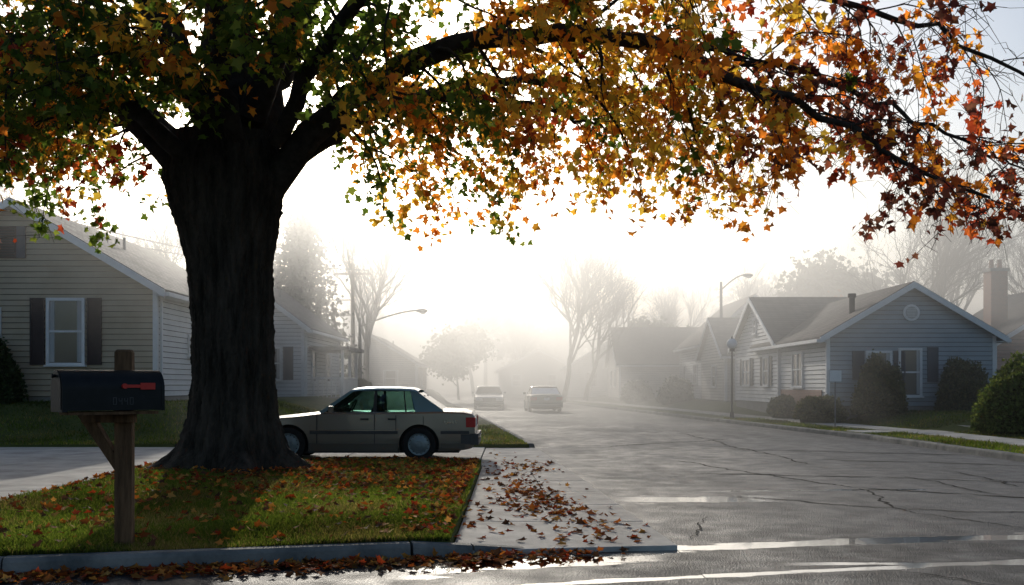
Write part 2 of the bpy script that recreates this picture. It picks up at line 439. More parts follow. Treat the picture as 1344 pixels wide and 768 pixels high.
def ribbon(V, F, P, W, z):
    P = np.asarray(P, float); n = len(P)
    T = np.gradient(P, axis=0); T /= np.linalg.norm(T, axis=1)[:,None]+1e-9
    Nn = np.stack([-T[:,1], T[:,0]], 1)
    W = np.broadcast_to(W, (n,))
    o = len(V)
    for i in range(n):
        a = P[i]+Nn[i]*W[i]; c = P[i]-Nn[i]*W[i]
        V.append((a[0],a[1],z)); V.append((c[0],c[1],z))
    for i in range(n-1):
        F.append((o+2*i, o+2*i+1, o+2*i+3, o+2*i+2))
V=[];F=[]
def crack(a, c, w=.012, z=.009, jit=.10):
    a=np.array(a,float); c=np.array(c,float); L=np.linalg.norm(c-a); n=int(L/.09)+3
    P=a+(c-a)*np.linspace(0,1,n)[:,None]
    j=np.cumsum(rng.normal(0,.028,(n,2)),0); j-=j[-1]*np.linspace(0,1,n)[:,None]
    P=P+j*(jit/.1)
    ww=np.convolve(rng.random(n+4),np.ones(5)/5,'valid')
    ribbon(V,F,P,w*(.2+1.5*ww)*np.minimum(1,np.minimum(np.arange(n),np.arange(n)[::-1])/6+.25),z)
CR=[((3.2,19.6),(5.0,14.4),.020),((5.0,14.4),(4.7,11.6),.016),((4.7,11.6),(5.6,9.9),.014),((5.0,14.4),(6.2,13.6),.03),((6.2,13.6),(8.2,12.0),.03),((3.0,16.8),(5.9,16.1),.030),((5.9,16.1),(8.6,14.9),.03),
    ((2.8,13.4),(4.7,11.9),.022),((4.7,11.9),(6.4,11.5),.022),((6.2,19.9),(9.6,18.2),.034),((5.0,23),(9.6,21.0),.036),((2.4,24),(6,27.5),.03),((3.1,8.0),(4.2,7.1),.012),((5.2,30),(5.6,18.5),.018),
    ((7.6,17.0),(7.4,14.6),.018),((6.3,16.1),(6.6,13.4),.016),((1.7,9.6),(2.2,11.2),.007)]
for i,(a,c,w) in enumerate(CR): crack(a,c,w*1.15, z=.008+.0004*i)
me=bpy.data.meshes.new('cracks'); me.from_pydata(V,[],F); me.materials.append(M_crack)
link(bpy.data.objects.new('road_cracks', me))

# ------------------------------------------------------------------ grass
def grass(name, xy, zf, h0, h1, w, cols):
    n=len(xy); x,y=xy[:,0],xy[:,1]; z=zf(x,y)
    a=rng.random(n)*math.pi*2; h=h0+(h1-h0)*rng.random(n)
    patch=.75+.35*np.sin(x*2.1+np.sin(y*1.7))*np.cos(y*2.6)+.2*rng.normal(size=n)
    h=h*np.clip(patch,.35,1.6)
    ca,sa=np.cos(a),np.sin(a); ww=w*(.6+.8*rng.random(n))
    base=np.stack([x,y,z-.01],1); dx=np.stack([ca*ww,sa*ww,0*x],1)
    lean=rng.normal(0,.5,(n,2))*h[:,None]
    tip=base+np.stack([lean[:,0],lean[:,1],h+.01],1)
    mid=base*.5+tip*.5+np.stack([0*x,0*x,h*.12],1)
    V=np.stack([base-dx,base+dx,mid+dx*.7,tip,mid-dx*.7],1).reshape(-1,3)
    idx=np.arange(n*5)
    tone=.8+.35*np.sin(x*1.1+.5*np.sin(y*2.3))*np.sin(y*1.4+1)
    dry=(np.sin(x*2.3+1.7*np.sin(y*.9))*np.cos(y*1.9+x)+.6*rng.normal(size=n))>.55
    ci=rng.integers(0,len(cols)-2,n); ci=np.where(dry,len(cols)-1-rng.integers(0,2,n),ci)
    c=np.array(cols)[ci]*(.7+.6*rng.random((n,1)))*tone[:,None]
    me=np_mesh(name,V,idx,np.full(n,5),[M_blade],col=np.repeat(c,5,0))
    o=bpy.data.objects.new(name,me); link(o)
GC=[(.065,.105,.020),(.085,.125,.024),(.11,.15,.03),(.135,.165,.04),(.19,.16,.07),(.22,.18,.09)]
n=190000
s_=rng.random(n); t_=rng.random(n)**1.35
gx,gy=island_fn(s_,t_)
keep=np.hypot(gx+4.32,gy-15.6)>.95
grass('front_lawn_grass',np.stack([gx,gy],1)[keep],isl_z,.026,.068,.0048,GC)
n=60000
gy=23.0+rng.random(n)**1.3*11; gx=-20+rng.random(n)*(XL(gy)-.2+20)
keep=~((gx<-10.2)&(gy>28.8))
grass('side_lawn_grass',np.stack([gx,gy],1)[keep],ll_z,.04,.09,.010,GC)
n=70000
gy=16+rng.random(n)**1.1*24; gx=XR(gy)+.2+rng.random(n)*11
d=gx-XR(gy)
keep=~((d>1.45)&(d<2.75))&~((gy>28.2)&(gy<29.7))&~((gx>11.3)&(gy>35.9))
grass('neighbour_lawn_grass',np.stack([gx,gy],1)[keep],rl_z,.04,.09,.011,GC)

# ------------------------------------------------------------------ leaves
def leaf_verts(P, S, D, Nn, fold=.25):
    B=np.cross(D,Nn); B/=np.linalg.norm(B,axis=1)[:,None]+1e-9
    Nn=np.cross(B,D)
    pts=[(0,0),(.36,-.10),(.30,.14),(.62,.46),(.30,.51),(0,1.0),(-.30,.51),(-.62,.46),(-.30,.14),(-.36,-.10)]
    out=np.empty((len(P),10,3))
    for i,(u,v) in enumerate(pts):
        out[:,i]=P+S[:,None]*(u*B+v*D+(fold*abs(u)-.18*v*v)*Nn)
    return out
def leaves_obj(name, P, S, D, Nn, C, mat, parent=None):
    n=len(P); V=leaf_verts(P,S,D,Nn).reshape(-1,3)
    base=(np.arange(n)*10)[:,None]
    F=np.concatenate([base+np.array([[0,1,2,3,4,5]]),base+np.array([[0,5,6,7,8,9]])],1).reshape(-1)
    me=np_mesh(name,V,F,np.full(n*2,6),[mat],col=np.repeat(C,10,0))
    o=bpy.data.objects.new(name,me); link(o,parent); return o
def unit(a): return a/(np.linalg.norm(a,axis=1)[:,None]+1e-9)
DC=np.array([(.34,.12,.03),(.24,.07,.02),(.40,.17,.04),(.13,.055,.03),(.28,.05,.02),(.44,.25,.07),(.09,.05,.03)])
def fallen(name, xy, zf, s0=.07, s1=.12, tilt=.4):
    n=len(xy)
    D=unit(np.stack([rng.normal(size=n),rng.normal(size=n),rng.normal(0,.22,n)],1))
    Nn=unit(np.stack([rng.normal(0,tilt,n),rng.normal(0,tilt,n),np.ones(n)],1))
    P=np.stack([xy[:,0],xy[:,1],zf],1)
    C=DC[rng.integers(0,len(DC),n)]*(.5+.8*rng.random((n,1)))
    leaves_obj(name,P,s0+(s1-s0)*rng.random(n),D,Nn,C,M_dead)
n=1100
s_=rng.random(n); t_=rng.random(n)
x,y=island_fn(s_,t_)
n2=1300
x2=np.clip(rng.normal(-2.8,1.8,n2),-5.9,-.65); y2=np.clip(rng.normal(15.0,1.5,n2),9,17.7)
n3=300
x3=-.6-np.abs(rng.normal(0,.3,n3)); y3=9+rng.random(n3)*8.8
x=np.concatenate([x,x2,x3]); y=np.concatenate([y,y2,y3])
k=np.hypot(x+4.32,y-15.6)>.9; x=x[k];y=y[k]
fallen('fallen_leaves',np.stack([x,y],1),isl_z(x,y)+.04+.02*rng.random(len(x)),.05,.10,.6)
cx=[];cy=[]
for (mx,my,sx,sy,k) in [(.75,10.4,.25,.7,60),(.5,12.2,.22,.9,150),(.15,13.6,.2,.8,110),(-.1,15,.22,1.2,60),(.25,17.6,.3,.8,90),(.0,11.5,.35,1.5,40),(-.1,19,.4,1.3,30),(.9,9.5,.3,.3,30),(-.35,10.5,.12,1.0,30)]:
    cx.append(rng.normal(mx,sx,k)); cy.append(rng.normal(my,sy,k))
x=np.concatenate(cx);y=np.concatenate(cy); k=(x>-.52)&(x<XL(np.maximum(y,9))-.05)&(y>FR(x)+.1); x=x[k];y=y[k]
fallen('fallen_leaves',np.stack([x,y],1),np.full(len(x),.05)+.015*rng.random(len(x)),.05,.11)
n=1000
x=-5+rng.random(n)*5.0; y=FR(x)-.04-np.abs(rng.normal(0,.2,n))
x2=rng.normal(.2,.35,80); y2=FR(x2)-.05-np.abs(rng.normal(0,.18,80))
x=np.concatenate([x,x2]);y=np.concatenate([y,y2])
fallen('fallen_leaves',np.stack([x,y],1),.018+.02*rng.random(len(x)),.05,.10)

# ------------------------------------------------------------------ tubes / trees
class Tubes:
    def __init__(self): self.V=[];self.F=[];self.n=0
    def add(self,P,R,k=5):
        P=np.asarray(P,float);R=np.asarray(R,float);n=len(P)
        T=np.gradient(P,axis=0);T/=np.linalg.norm(T,axis=1)[:,None]+1e-9
        ref=np.array([0,0,1.]) if abs(T[:,2]).mean()<.8 else np.array([1.,0,0])
        U=np.cross(T,ref);U/=np.linalg.norm(U,axis=1)[:,None]+1e-9;W=np.cross(T,U)
        a=np.arange(k)*2*math.pi/k
        ring=P[:,None]+R[:,None,None]*(np.cos(a)[None,:,None]*U[:,None]+np.sin(a)[None,:,None]*W[:,None])
        self.V.append(ring.reshape(-1,3))
        i=np.arange(n-1)[:,None]*k;j=np.arange(k)[None];j2=(j+1)%k
        self.F.append((np.stack([i+j,i+j2,i+k+j2,i+k+j],-1)+self.n).reshape(-1,4))
        self.n+=n*k
    def mesh(self,name,mat):
        V=np.concatenate(self.V);F=np.concatenate(self.F)
        return np_mesh(name,V,F.ravel(),np.full(len(F),4),[mat],smooth=True)

def spline(pts,n):
    pts=np.array(pts,float);m=len(pts)
    P=np.vstack([2*pts[0]-pts[1],pts,2*pts[-1]-pts[-2]])
    out=[]
    for t in np.linspace(0,m-1-1e-6,n):
        i=int(t);f=t-i;p0,p1,p2,p3=P[i],P[i+1],P[i+2],P[i+3]
        out.append(.5*((2*p1)+(-p0+p2)*f+(2*p0-5*p1+4*p2-p3)*f*f+(-p0+3*p1-3*p2+p3)*f**3))
    return np.array(out)

tree=empty('maple_tree')
TC=np.array([-4.36,15.6])
nz,na=140,180
zs=np.linspace(-.05,5.3,nz); ang=np.linspace(0,2*math.pi,na,endpoint=False)
Z,A=np.meshgrid(zs,ang,indexing='ij')
zt=[0,.15,.4,.8,1.4,2.4,3.3,4.0,4.6,5.3]; rt=[1.16,.97,.78,.67,.61,.595,.63,.72,.78,.62]
R=np.interp(Z,zt,rt)
lob=sum(a*np.cos(k*A+p) for a,k,p in ((.5,5,.4),(.35,7,1.9),(.3,3,2.2),(.2,11,.9)))
R=R+R*.44*lob*np.exp(-np.maximum(Z,0)/.30)+ .035*lob
fur=np.abs(np.sin(A*15+1.6*np.sin(Z*1.3)+1.3*np.sin(Z*3.1+A*3)))+.6*np.abs(np.sin(A*23+2.2*np.sin(Z*2.1+1)+Z*1.2))+.4*np.sin(A*37-Z*2.3+2*np.sin(Z*7))
R=R+.030*(fur-.8)+.008*rng.normal(size=R.shape)
cxo=TC[0]+.05*np.sin(Z*.8)-.02*Z; cyo=TC[1]+0*Z
VX=cxo+R*np.cos(A)*np.where(Z>3.2,1+.12*(Z-3.2),1); VY=cyo+R*np.sin(A)*.95
V=np.stack([VX,VY,Z+.12],-1).reshape(-1,3)
idx=np.arange(nz*na).reshape(nz,na); nx=np.roll(idx,-1,1)
F=np.stack([idx[:-1],nx[:-1],nx[1:],idx[1:]],-1).reshape(-1)
me=np_mesh('trunk',V,F,np.full((nz-1)*na,4),[M_bark],smooth=True)
link(bpy.data.objects.new('trunk',me),tree)

limbs=[
 ('a',[(-4.0,15.6,4.3),(-3.2,15.3,5.2),(-2.43,15,5.8),(-1.47,14.6,6.25),(-.34,14,6.4),(.92,13.6,6.3),(2.1,13.2,5.95),(3.06,13,5.48),(4.0,12.8,4.98),(4.9,12.6,4.35),(6.0,12.5,3.85)],.24,.018,1.5,1.05,1.35),
 ('b',[(1.6,13.4,6.2),(3.2,13.5,5.95),(4.7,13.7,5.55),(6.0,13.9,5.0),(7.3,14,4.5)],.05,.012,1.2,1.05,1),
 ('c',[(-.9,14.4,6.35),(.4,14.6,7.0),(2.5,14.5,7.4),(4.7,14.3,7.0),(6.4,14,6.3),(8.0,13.8,5.3)],.08,.013,1.4,1.05,1),
 ('d',[(-5.0,15.6,4.7),(-6.2,15.2,6.0),(-7.8,14.9,6.6),(-9.8,14.6,6.8),(-12,14.3,6.3)],.22,.025,1.2,1.25,1.1),
 ('e',[(-4.9,15.2,4.9),(-6.0,13.9,5.9),(-7.2,12.7,6.1),(-8.6,11.8,5.6)],.13,.02,1.2,1.25,1),
 ('f',[(-4.2,15.1,5.2),(-4.1,13.8,6.4),(-3.7,12.4,6.9),(-3.2,11.0,6.6)],.13,.02,1.0,1.2,1),
 ('g',[(-3.6,15.2,5.2),(-2.3,13.8,6.6),(-.9,12.6,7.0),(.6,11.8,6.8),(2.1,11.3,6.4)],.12,.018,1.3,1.0,1),
 ('h',[(-3.8,15.9,5),(-2,17,6.3),(0,18,7.0),(2.2,18.5,6.8),(4.4,18.8,6.2)],.13,.018,1.5,1.05,1.1),
 ('i',[(-5,16,5),(-7,17.2,6.6),(-9.5,18,7.3),(-12,18.3,6.8)],.16,.02,1.2,1.1,1),
 ('j',[(-4.4,15.6,4.8),(-4.5,15.7,7.5),(-5.2,15.9,10),(-5.6,16.2,13)],.48,.05,.3,.8,1),
 ('k',[(-4.1,15.7,5.2),(-3.4,16.2,8),(-2.2,16.6,10.5),(-1.2,16.9,12.5)],.32,.04,.4,.9,1),
 ('l',[(-4.6,15.4,5.5),(-5.6,14.6,7.6),(-7.2,13.8,9.3),(-8.6,13.2,10.4)],.22,.04,.5,.9,1),
 ('m',[(-4.0,15.3,5.6),(-2.8,14.6,8.0),(-.8,14,9.4),(1.4,13.5,9.9),(3.4,13.2,9.7)],.20,.03,.7,.75,1),
 ('n',[(-3.5,15.6,4.9),(-2.3,16.2,5.9),(-1.0,16.6,6.3),(.4,16.8,6.2),(1.6,16.9,5.8)],.09,.016,1.5,1.15,1),
 ('o',[(-4.9,16,4.8),(-6.0,16.6,5.7),(-7.3,16.9,6.0),(-8.8,17.0,5.7)],.11,.02,1.2,1.15,1),
 ('p',[(-4.3,15.3,5.4),(-5.3,13.6,6.2),(-5.8,12.6,6.4),(-6.2,11.4,6.2)],.10,.018,1.0,1.2,1),
]
ZB_T=[(-12,4.0),(-7.5,3.85),(-6.2,4.0),(-5.3,4.3),(-5.0,5.0),(-3.7,5.0),(-3.5,4.0),(-2.6,4.1),(-1.9,3.8),(-1.2,4.1),(-.9,4.5),(-.45,3.7),(0,3.3),(.6,3.5),(1.2,3.2),(1.9,3.8),(2.5,3.8),(3.1,3.1),(3.5,3.4),(3.9,4.4),(4.7,4.4),(5.3,3.4),(6.4,3.4),(8,4)]
ZB=lambda x: np.interp(x,[a for a,_ in ZB_T],[c for _,c in ZB_T])
rs=np.random.default_rng(5)
TB=Tubes(); LP=[];LC=[];
PAL={'g':np.array([(.06,.11,.020),(.085,.14,.025),(.13,.17,.035)]),
     'y':np.array([(.68,.44,.06),(.66,.34,.05),(.55,.40,.07)]),
     'o':np.array([(.62,.22,.035),(.52,.17,.03),(.66,.30,.045)]),
     'r':np.array([(.36,.06,.03),(.27,.05,.03),(.44,.11,.035)]),
     'm':np.array([(.13,.035,.035),(.17,.055,.045),(.10,.045,.04)])}
def pick_col(x,z):
    if x<-6: p=dict(g=.50,o=.20,r=.17,y=.13)
    elif x<-2: p=dict(g=.74,y=.13,o=.11,r=.02)
    elif x<0: p=dict(g=.46,y=.31,o=.21,r=.02)
    elif x<3.3: p=dict(g=.20,y=.44,o=.31,r=.05)
    elif x<4.6: p=dict(g=.05,y=.17,o=.35,r=.25,m=.18)
    else: p=dict(o=.22,r=.3,m=.48)
    k=list(p);return k[rs.choice(len(k),p=np.array(list(p.values()))/sum(p.values()))]
for (nm,pts,r0,r1,droop,dens,rexp) in limbs:
    P=spline(pts,26); L=np.linalg.norm(np.diff(P,axis=0),axis=1).sum()
    P[3:-1]+=rs.normal(0,.04,(22,3))
    tt=np.linspace(0,1,26); Rr=r0*(1-tt)**rexp+r1
    TB.add(P,Rr,10)
    cnt=int(L/.27*dens)
    for q in range(cnt):
        t=.14+.86*(q+rs.random())/cnt
        fi=t*25;i=min(int(fi),24);p=P[i]+(P[i+1]-P[i])*(fi-i)
        tan=P[i+1]-P[i];tan/=np.linalg.norm(tan)
        d=rs.normal(size=3);d-=tan*d.dot(tan);d/=np.linalg.norm(d)
        d[2]=d[2]*.6-.12*droop; d=d+tan*.75; d/=np.linalg.norm(d)
        ln=(1.2+1.6*rs.random())*(1.15-.42*t)
        if nm in 'jklm': ln*=1.3
        m=9;Q=[p];dd=d.copy()
        for s in range(m):
            dd=dd+rs.normal(0,.15,3)+np.array([0,0,-.12*droop*(s/m+.4)])
            dd/=np.linalg.norm(dd);Q.append(Q[-1]+dd*ln/m)
        Q=np.array(Q)
        ok=Q[:,2]>ZB(Q[:,0])-.1
        if not ok[:4].all(): continue
        if not ok.all():
            Q=Q[:np.argmin(ok)]
        rr=np.linspace(max(.010,min(Rr[i]*.30,.035)),.004,len(Q))
        TB.add(Q,rr,5)
        key=pick_col(Q[-1,0],Q[-1,2])
        nt=int(ln/.155)
        leaf=1.0
        if p[0]>-1.5: leaf=.9
        if p[0]>3.6: leaf=.68
        if p[0]>5: leaf=.46
        for w in range(nt):
            u=.12+.88*(w+rs.random())/nt; fi2=u*(len(Q)-1);i2=min(int(fi2),len(Q)-2)
            p2=Q[i2]+(Q[i2+1]-Q[i2])*(fi2-i2)
            d2=rs.normal(size=3);d2[2]=d2[2]*.5-.25*droop;d2+=(Q[i2+1]-Q[i2])/np.linalg.norm(Q[i2+1]-Q[i2])*.8;d2/=np.linalg.norm(d2)
            l2=.3+.5*rs.random()
            mid=p2+d2*l2*.5+rs.normal(0,.03,3);end=mid+(d2+np.array([0,0,-.2*droop]))*l2*.5
            if end[2]<ZB(end[0])-.12: continue
            TB.add(np.array([p2,mid,end]),np.array([.006,.0045,.003]),3)
            if leaf<.7:
                for _ in range(2):
                    e0=rs.normal(0,.18,3);TB.add(np.array([mid,mid+e0*.5+rs.normal(0,.03,3),mid+e0+np.array([0,0,-.04])]),np.array([.0045,.0035,.0025]),3)
            if rs.random()>leaf: continue
            k=int(4+rs.integers(0,7))
            kk=key if rs.random()<.72 else pick_col(p2[0],p2[2])
            for s in range(k):
                f=.2+.9*rs.random()
                LP.append(p2+(end-p2)*f+rs.normal(0,.065,3))
                LC.append(PAL[kk][rs.integers(0,3)]*(.6+.75*rs.random()))
link(bpy.data.objects.new('limbs_and_twigs',TB.mesh('limbs_and_twigs',M_bark2)),tree)
LP=np.array(LP);LC=np.array(LC)
k=LP[:,2]>ZB(LP[:,0])-.05;LP=LP[k];LC=np.clip(LC[k],0,.72);n=len(LP)
D=unit(np.stack([rng.normal(0,.7,n),rng.normal(0,.7,n),rng.normal(-.55,.5,n)],1))
leaves_obj('leaves',LP,.080+.075*rng.random(n),D,unit(rng.normal(size=(n,3))),LC,M_leaf,tree)

def bare_mesh(name,seed,H,lev=5,spread=.55,mat=M_barkfar,tips=None,r=None):
    q=np.random.default_rng(seed);T=Tubes()
    def g(p,d,L,r,l):
        m=5;P=[p];dd=d.copy();dirs=[]
        for s in range(m):
            dd=dd+q.normal(0,.09,3)+np.array([0,0,.05]);dd/=np.linalg.norm(dd);P.append(P[-1]+dd*L/m);dirs.append(dd.copy())
        P=np.array(P);T.add(P,np.linspace(r,r*.55,m+1),max(3,8-l*1))
        if l>=lev:
            if tips is not None: tips.append(P[-1]);tips.append(P[3])
            return
        nc=4 if l<3 else 3
        for c in range(nc+1):
            t=(.45+.55*(c+.5*q.random())/nc) if l==0 else (.3+.7*(c+.6*q.random())/(nc+.5))
            t=min(t,1);fi=t*m;i=min(int(fi),m-1);pp=P[i]+(P[i+1]-P[i])*(fi-i)
            nd=q.normal(size=3);nd-=dirs[i]*nd.dot(dirs[i]);nd/=np.linalg.norm(nd)
            nd=dirs[i]*(1-.3*spread)+nd*spread*(.7+.6*q.random())+np.array([0,0,.12]);nd/=np.linalg.norm(nd)
            g(pp,nd,L*(.62+.16*q.random()),r*(.52 if l else .5),l+1)
    g(np.array([0,0,0.]),np.array([0,0,1.]),H*.36,r or H*.015,0)
    return T.mesh(name,mat)
bm=[bare_mesh('bare_branches_a',3,12,5,.5),bare_mesh('bare_branches_b',8,12,5,.6),bare_mesh('bare_branches_c',21,12,5,.45)]
def bare(x,y,z,s,k,rz):
    e=empty('bare_tree',(x,y,z),rz,s);o=bpy.data.objects.new('branches',bm[k]);link(o,e)
for a in [(3.7,72,.3,1.2,0,.3),(5.6,76,.3,1.15,1,2),(-9.0,62,.6,1.25,2,1),(25,62,.5,1.35,1,.5),(31,70,.5,1.3,0,2.2),(36,66,.5,1.2,2,3.3),(-30,52,1,1.25,1,1.1),(-24,60,1,1.1,0,2.5),
          (-17,56,.8,1.05,1,5.1),(20,80,.3,1.0,2,.7),(14,92,.3,1.1,0,1.7),(-4,105,.2,1.2,1,.2),(1,120,.2,1.1,2,.9),(-14,95,.2,1.3,0,3)]:
    bare(*a)

def leafy(name,x,y,z,H,W,n,cols,seed,ls=.35,shape='round'):
    e=empty(name,(x,y,z))
    q=np.random.default_rng(seed)
    tips=[]
    if shape=='cone':
        T=Tubes();T.add(np.array([[0,0,0],[0,0,H*.5],[0,0,H]]),np.array([.22,.13,.02]),8)
        P=[]
        nb=120
        for i in range(nb):
            zz=H*(.10+.88*(i/nb));a=i*2.4;ln=W*(1-zz/H)**.75*(.75+.4*q.random())
            dr=np.array([math.cos(a),math.sin(a),-.12])
            T.add(np.array([[0,0,zz],[ln*.5*dr[0],ln*.5*dr[1],zz-.02*ln],[ln*dr[0],ln*dr[1],zz-.16*ln]]),np.array([.04,.025,.01]),4)
            m=int(n/nb);f=q.random(m)**.7
            P.append(np.stack([ln*f*dr[0],ln*f*dr[1],zz-.16*ln*f-.12*q.random(m)],1)+q.normal(0,1,(m,3))*np.array([.24,.24,.12])*(.5+.8*f[:,None]))
        P=np.concatenate(P);n=len(P)
        me=T.mesh('trunk_and_limbs',M_barkfar)
    else:
        me=bare_mesh('trunk_and_limbs',seed,H*.95,4,.75,M_barkfar,tips)
        tips=np.array(tips)
        c=tips[q.integers(0,len(tips),n)]
        P=c+q.normal(0,H*.045,(n,3))
    link(bpy.data.objects.new('trunk_and_limbs',me),e)
    D=unit(q.normal(size=(n,3))+np.array([0,0,-.4]));N_=unit(q.normal(size=(n,3)))
    C=np.array(cols)[q.integers(0,len(cols),n)]*(.6+.8*q.random((n,1)))
    leaves_obj('foliage',P,ls*(.6+.8*q.random(n)),D,N_,C,M_foli,e)
GR=[(.04,.06,.02),(.06,.08,.03),(.05,.07,.025)]
OR=[(.3,.12,.03),(.22,.1,.04),(.35,.17,.05)]
PN=[(.025,.045,.022),(.035,.06,.03)]
leafy('pine_tree',-11.2,53,.7,10.8,3.5,9000,PN,31,.20,'cone')
leafy('pine_tree',-15.0,58,.7,12,3.4,9000,PN,32,.22,'cone')
leafy('pine_tree',-25.5,48,.9,11,3.4,8000,PN,42,.22,'cone')
leafy('broadleaf_tree',24.5,75,.5,12.5,6,8000,GR,33)
leafy('broadleaf_tree',21.5,66,.5,8,4,3500,OR,34,.25)
leafy('broadleaf_tree',-4.5,84,.2,7.5,4,7000,GR,35,.25)
leafy('broadleaf_tree',-20,43,1,9.5,4,7000,[(.06,.06,.03),(.1,.07,.03)],36,.22)
leafy('broadleaf_tree',11.5,84,.3,8,4,6000,GR,37)

q=np.random.default_rng(77);T=Tubes();P=[]
for i in range(46):
    ax=-110+i*5.2+q.normal(0,2);ay=150+q.normal(0,14);h=9+6*q.random()
    T.add(np.array([[ax,ay,0],[ax,ay,h*.5],[ax+.3,ay,h*.8]]),np.array([.3,.2,.08]),5)
    for j in range(7):
        c=np.array([ax+q.normal(0,1.8),ay+q.normal(0,1.8),h*(.45+.5*q.random())]);P.append(c+q.normal(0,1.2,(120,3)))
P=np.concatenate(P);n=len(P);e=empty('distant_tree_line')
link(bpy.data.objects.new('trunks',T.mesh('trunks',M_barkfar)),e)
leaves_obj('foliage',P,.6+.5*q.random(n),unit(q.normal(size=(n,3))),unit(q.normal(size=(n,3))),np.array(GR)[q.integers(0,3,n)],M_foli,e)

def bush(x,y,z,rx,ry,rz,n,cols=((.03,.055,.018),(.045,.07,.022),(.06,.08,.03)),ls=.07,seed=1,name='bush'):
    q=np.random.default_rng(seed);e=empty(name,(x,y,z))
    d=unit(q.normal(size=(n,3)));d[:,2]=np.abs(d[:,2])
    lump=1+.07*np.sin(d[:,0]*7+seed)+.07*np.sin(d[:,1]*9+d[:,2]*6)+.05*q.normal(size=n)
    r=(.80+.2*q.random(n)**.5)*lump
    P=d*np.array([rx,ry,rz])*r[:,None]
    C=np.array(cols)[q.integers(0,len(cols),n)]*(.6+.8*q.random((n,1)))
    leaves_obj('foliage',P,ls*(.6+.8*q.random(n)),unit(d+q.normal(0,.6,(n,3))),unit(q.normal(size=(n,3))),C,M_foli,e)
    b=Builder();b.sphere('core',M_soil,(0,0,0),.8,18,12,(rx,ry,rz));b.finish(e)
    b=Builder()
    for i in range(5):
        b.cyl('stems',M_barkfar,(0,0,-.3),(rx*.4*math.cos(i*1.3),ry*.4*math.sin(i*1.3),rz*.5),.03,.015,6)
    b.finish(e)
BC=((.08,.09,.035),(.12,.115,.045),(.105,.12,.05))
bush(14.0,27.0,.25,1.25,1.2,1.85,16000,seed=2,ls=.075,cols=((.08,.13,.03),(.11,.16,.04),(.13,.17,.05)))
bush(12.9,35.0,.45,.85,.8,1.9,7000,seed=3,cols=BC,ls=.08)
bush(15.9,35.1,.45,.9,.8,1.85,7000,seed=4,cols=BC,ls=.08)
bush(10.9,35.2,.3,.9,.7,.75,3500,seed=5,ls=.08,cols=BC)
bush(10.9,40,.3,.5,1.2,.7,2500,seed=6,ls=.08,cols=BC)
bush(-14.9,28.2,1.0,.95,.8,1.75,7000,seed=7,ls=.08)
bush(-8.6,52,.6,1.4,1.2,1.3,4000,seed=9,ls=.12)
bush(10.2,62,.4,1.1,1.1,1.5,3000,seed=10,ls=.12)
bush(8.8,70,.4,1.1,1.1,1.3,3000,seed=12,ls=.12)

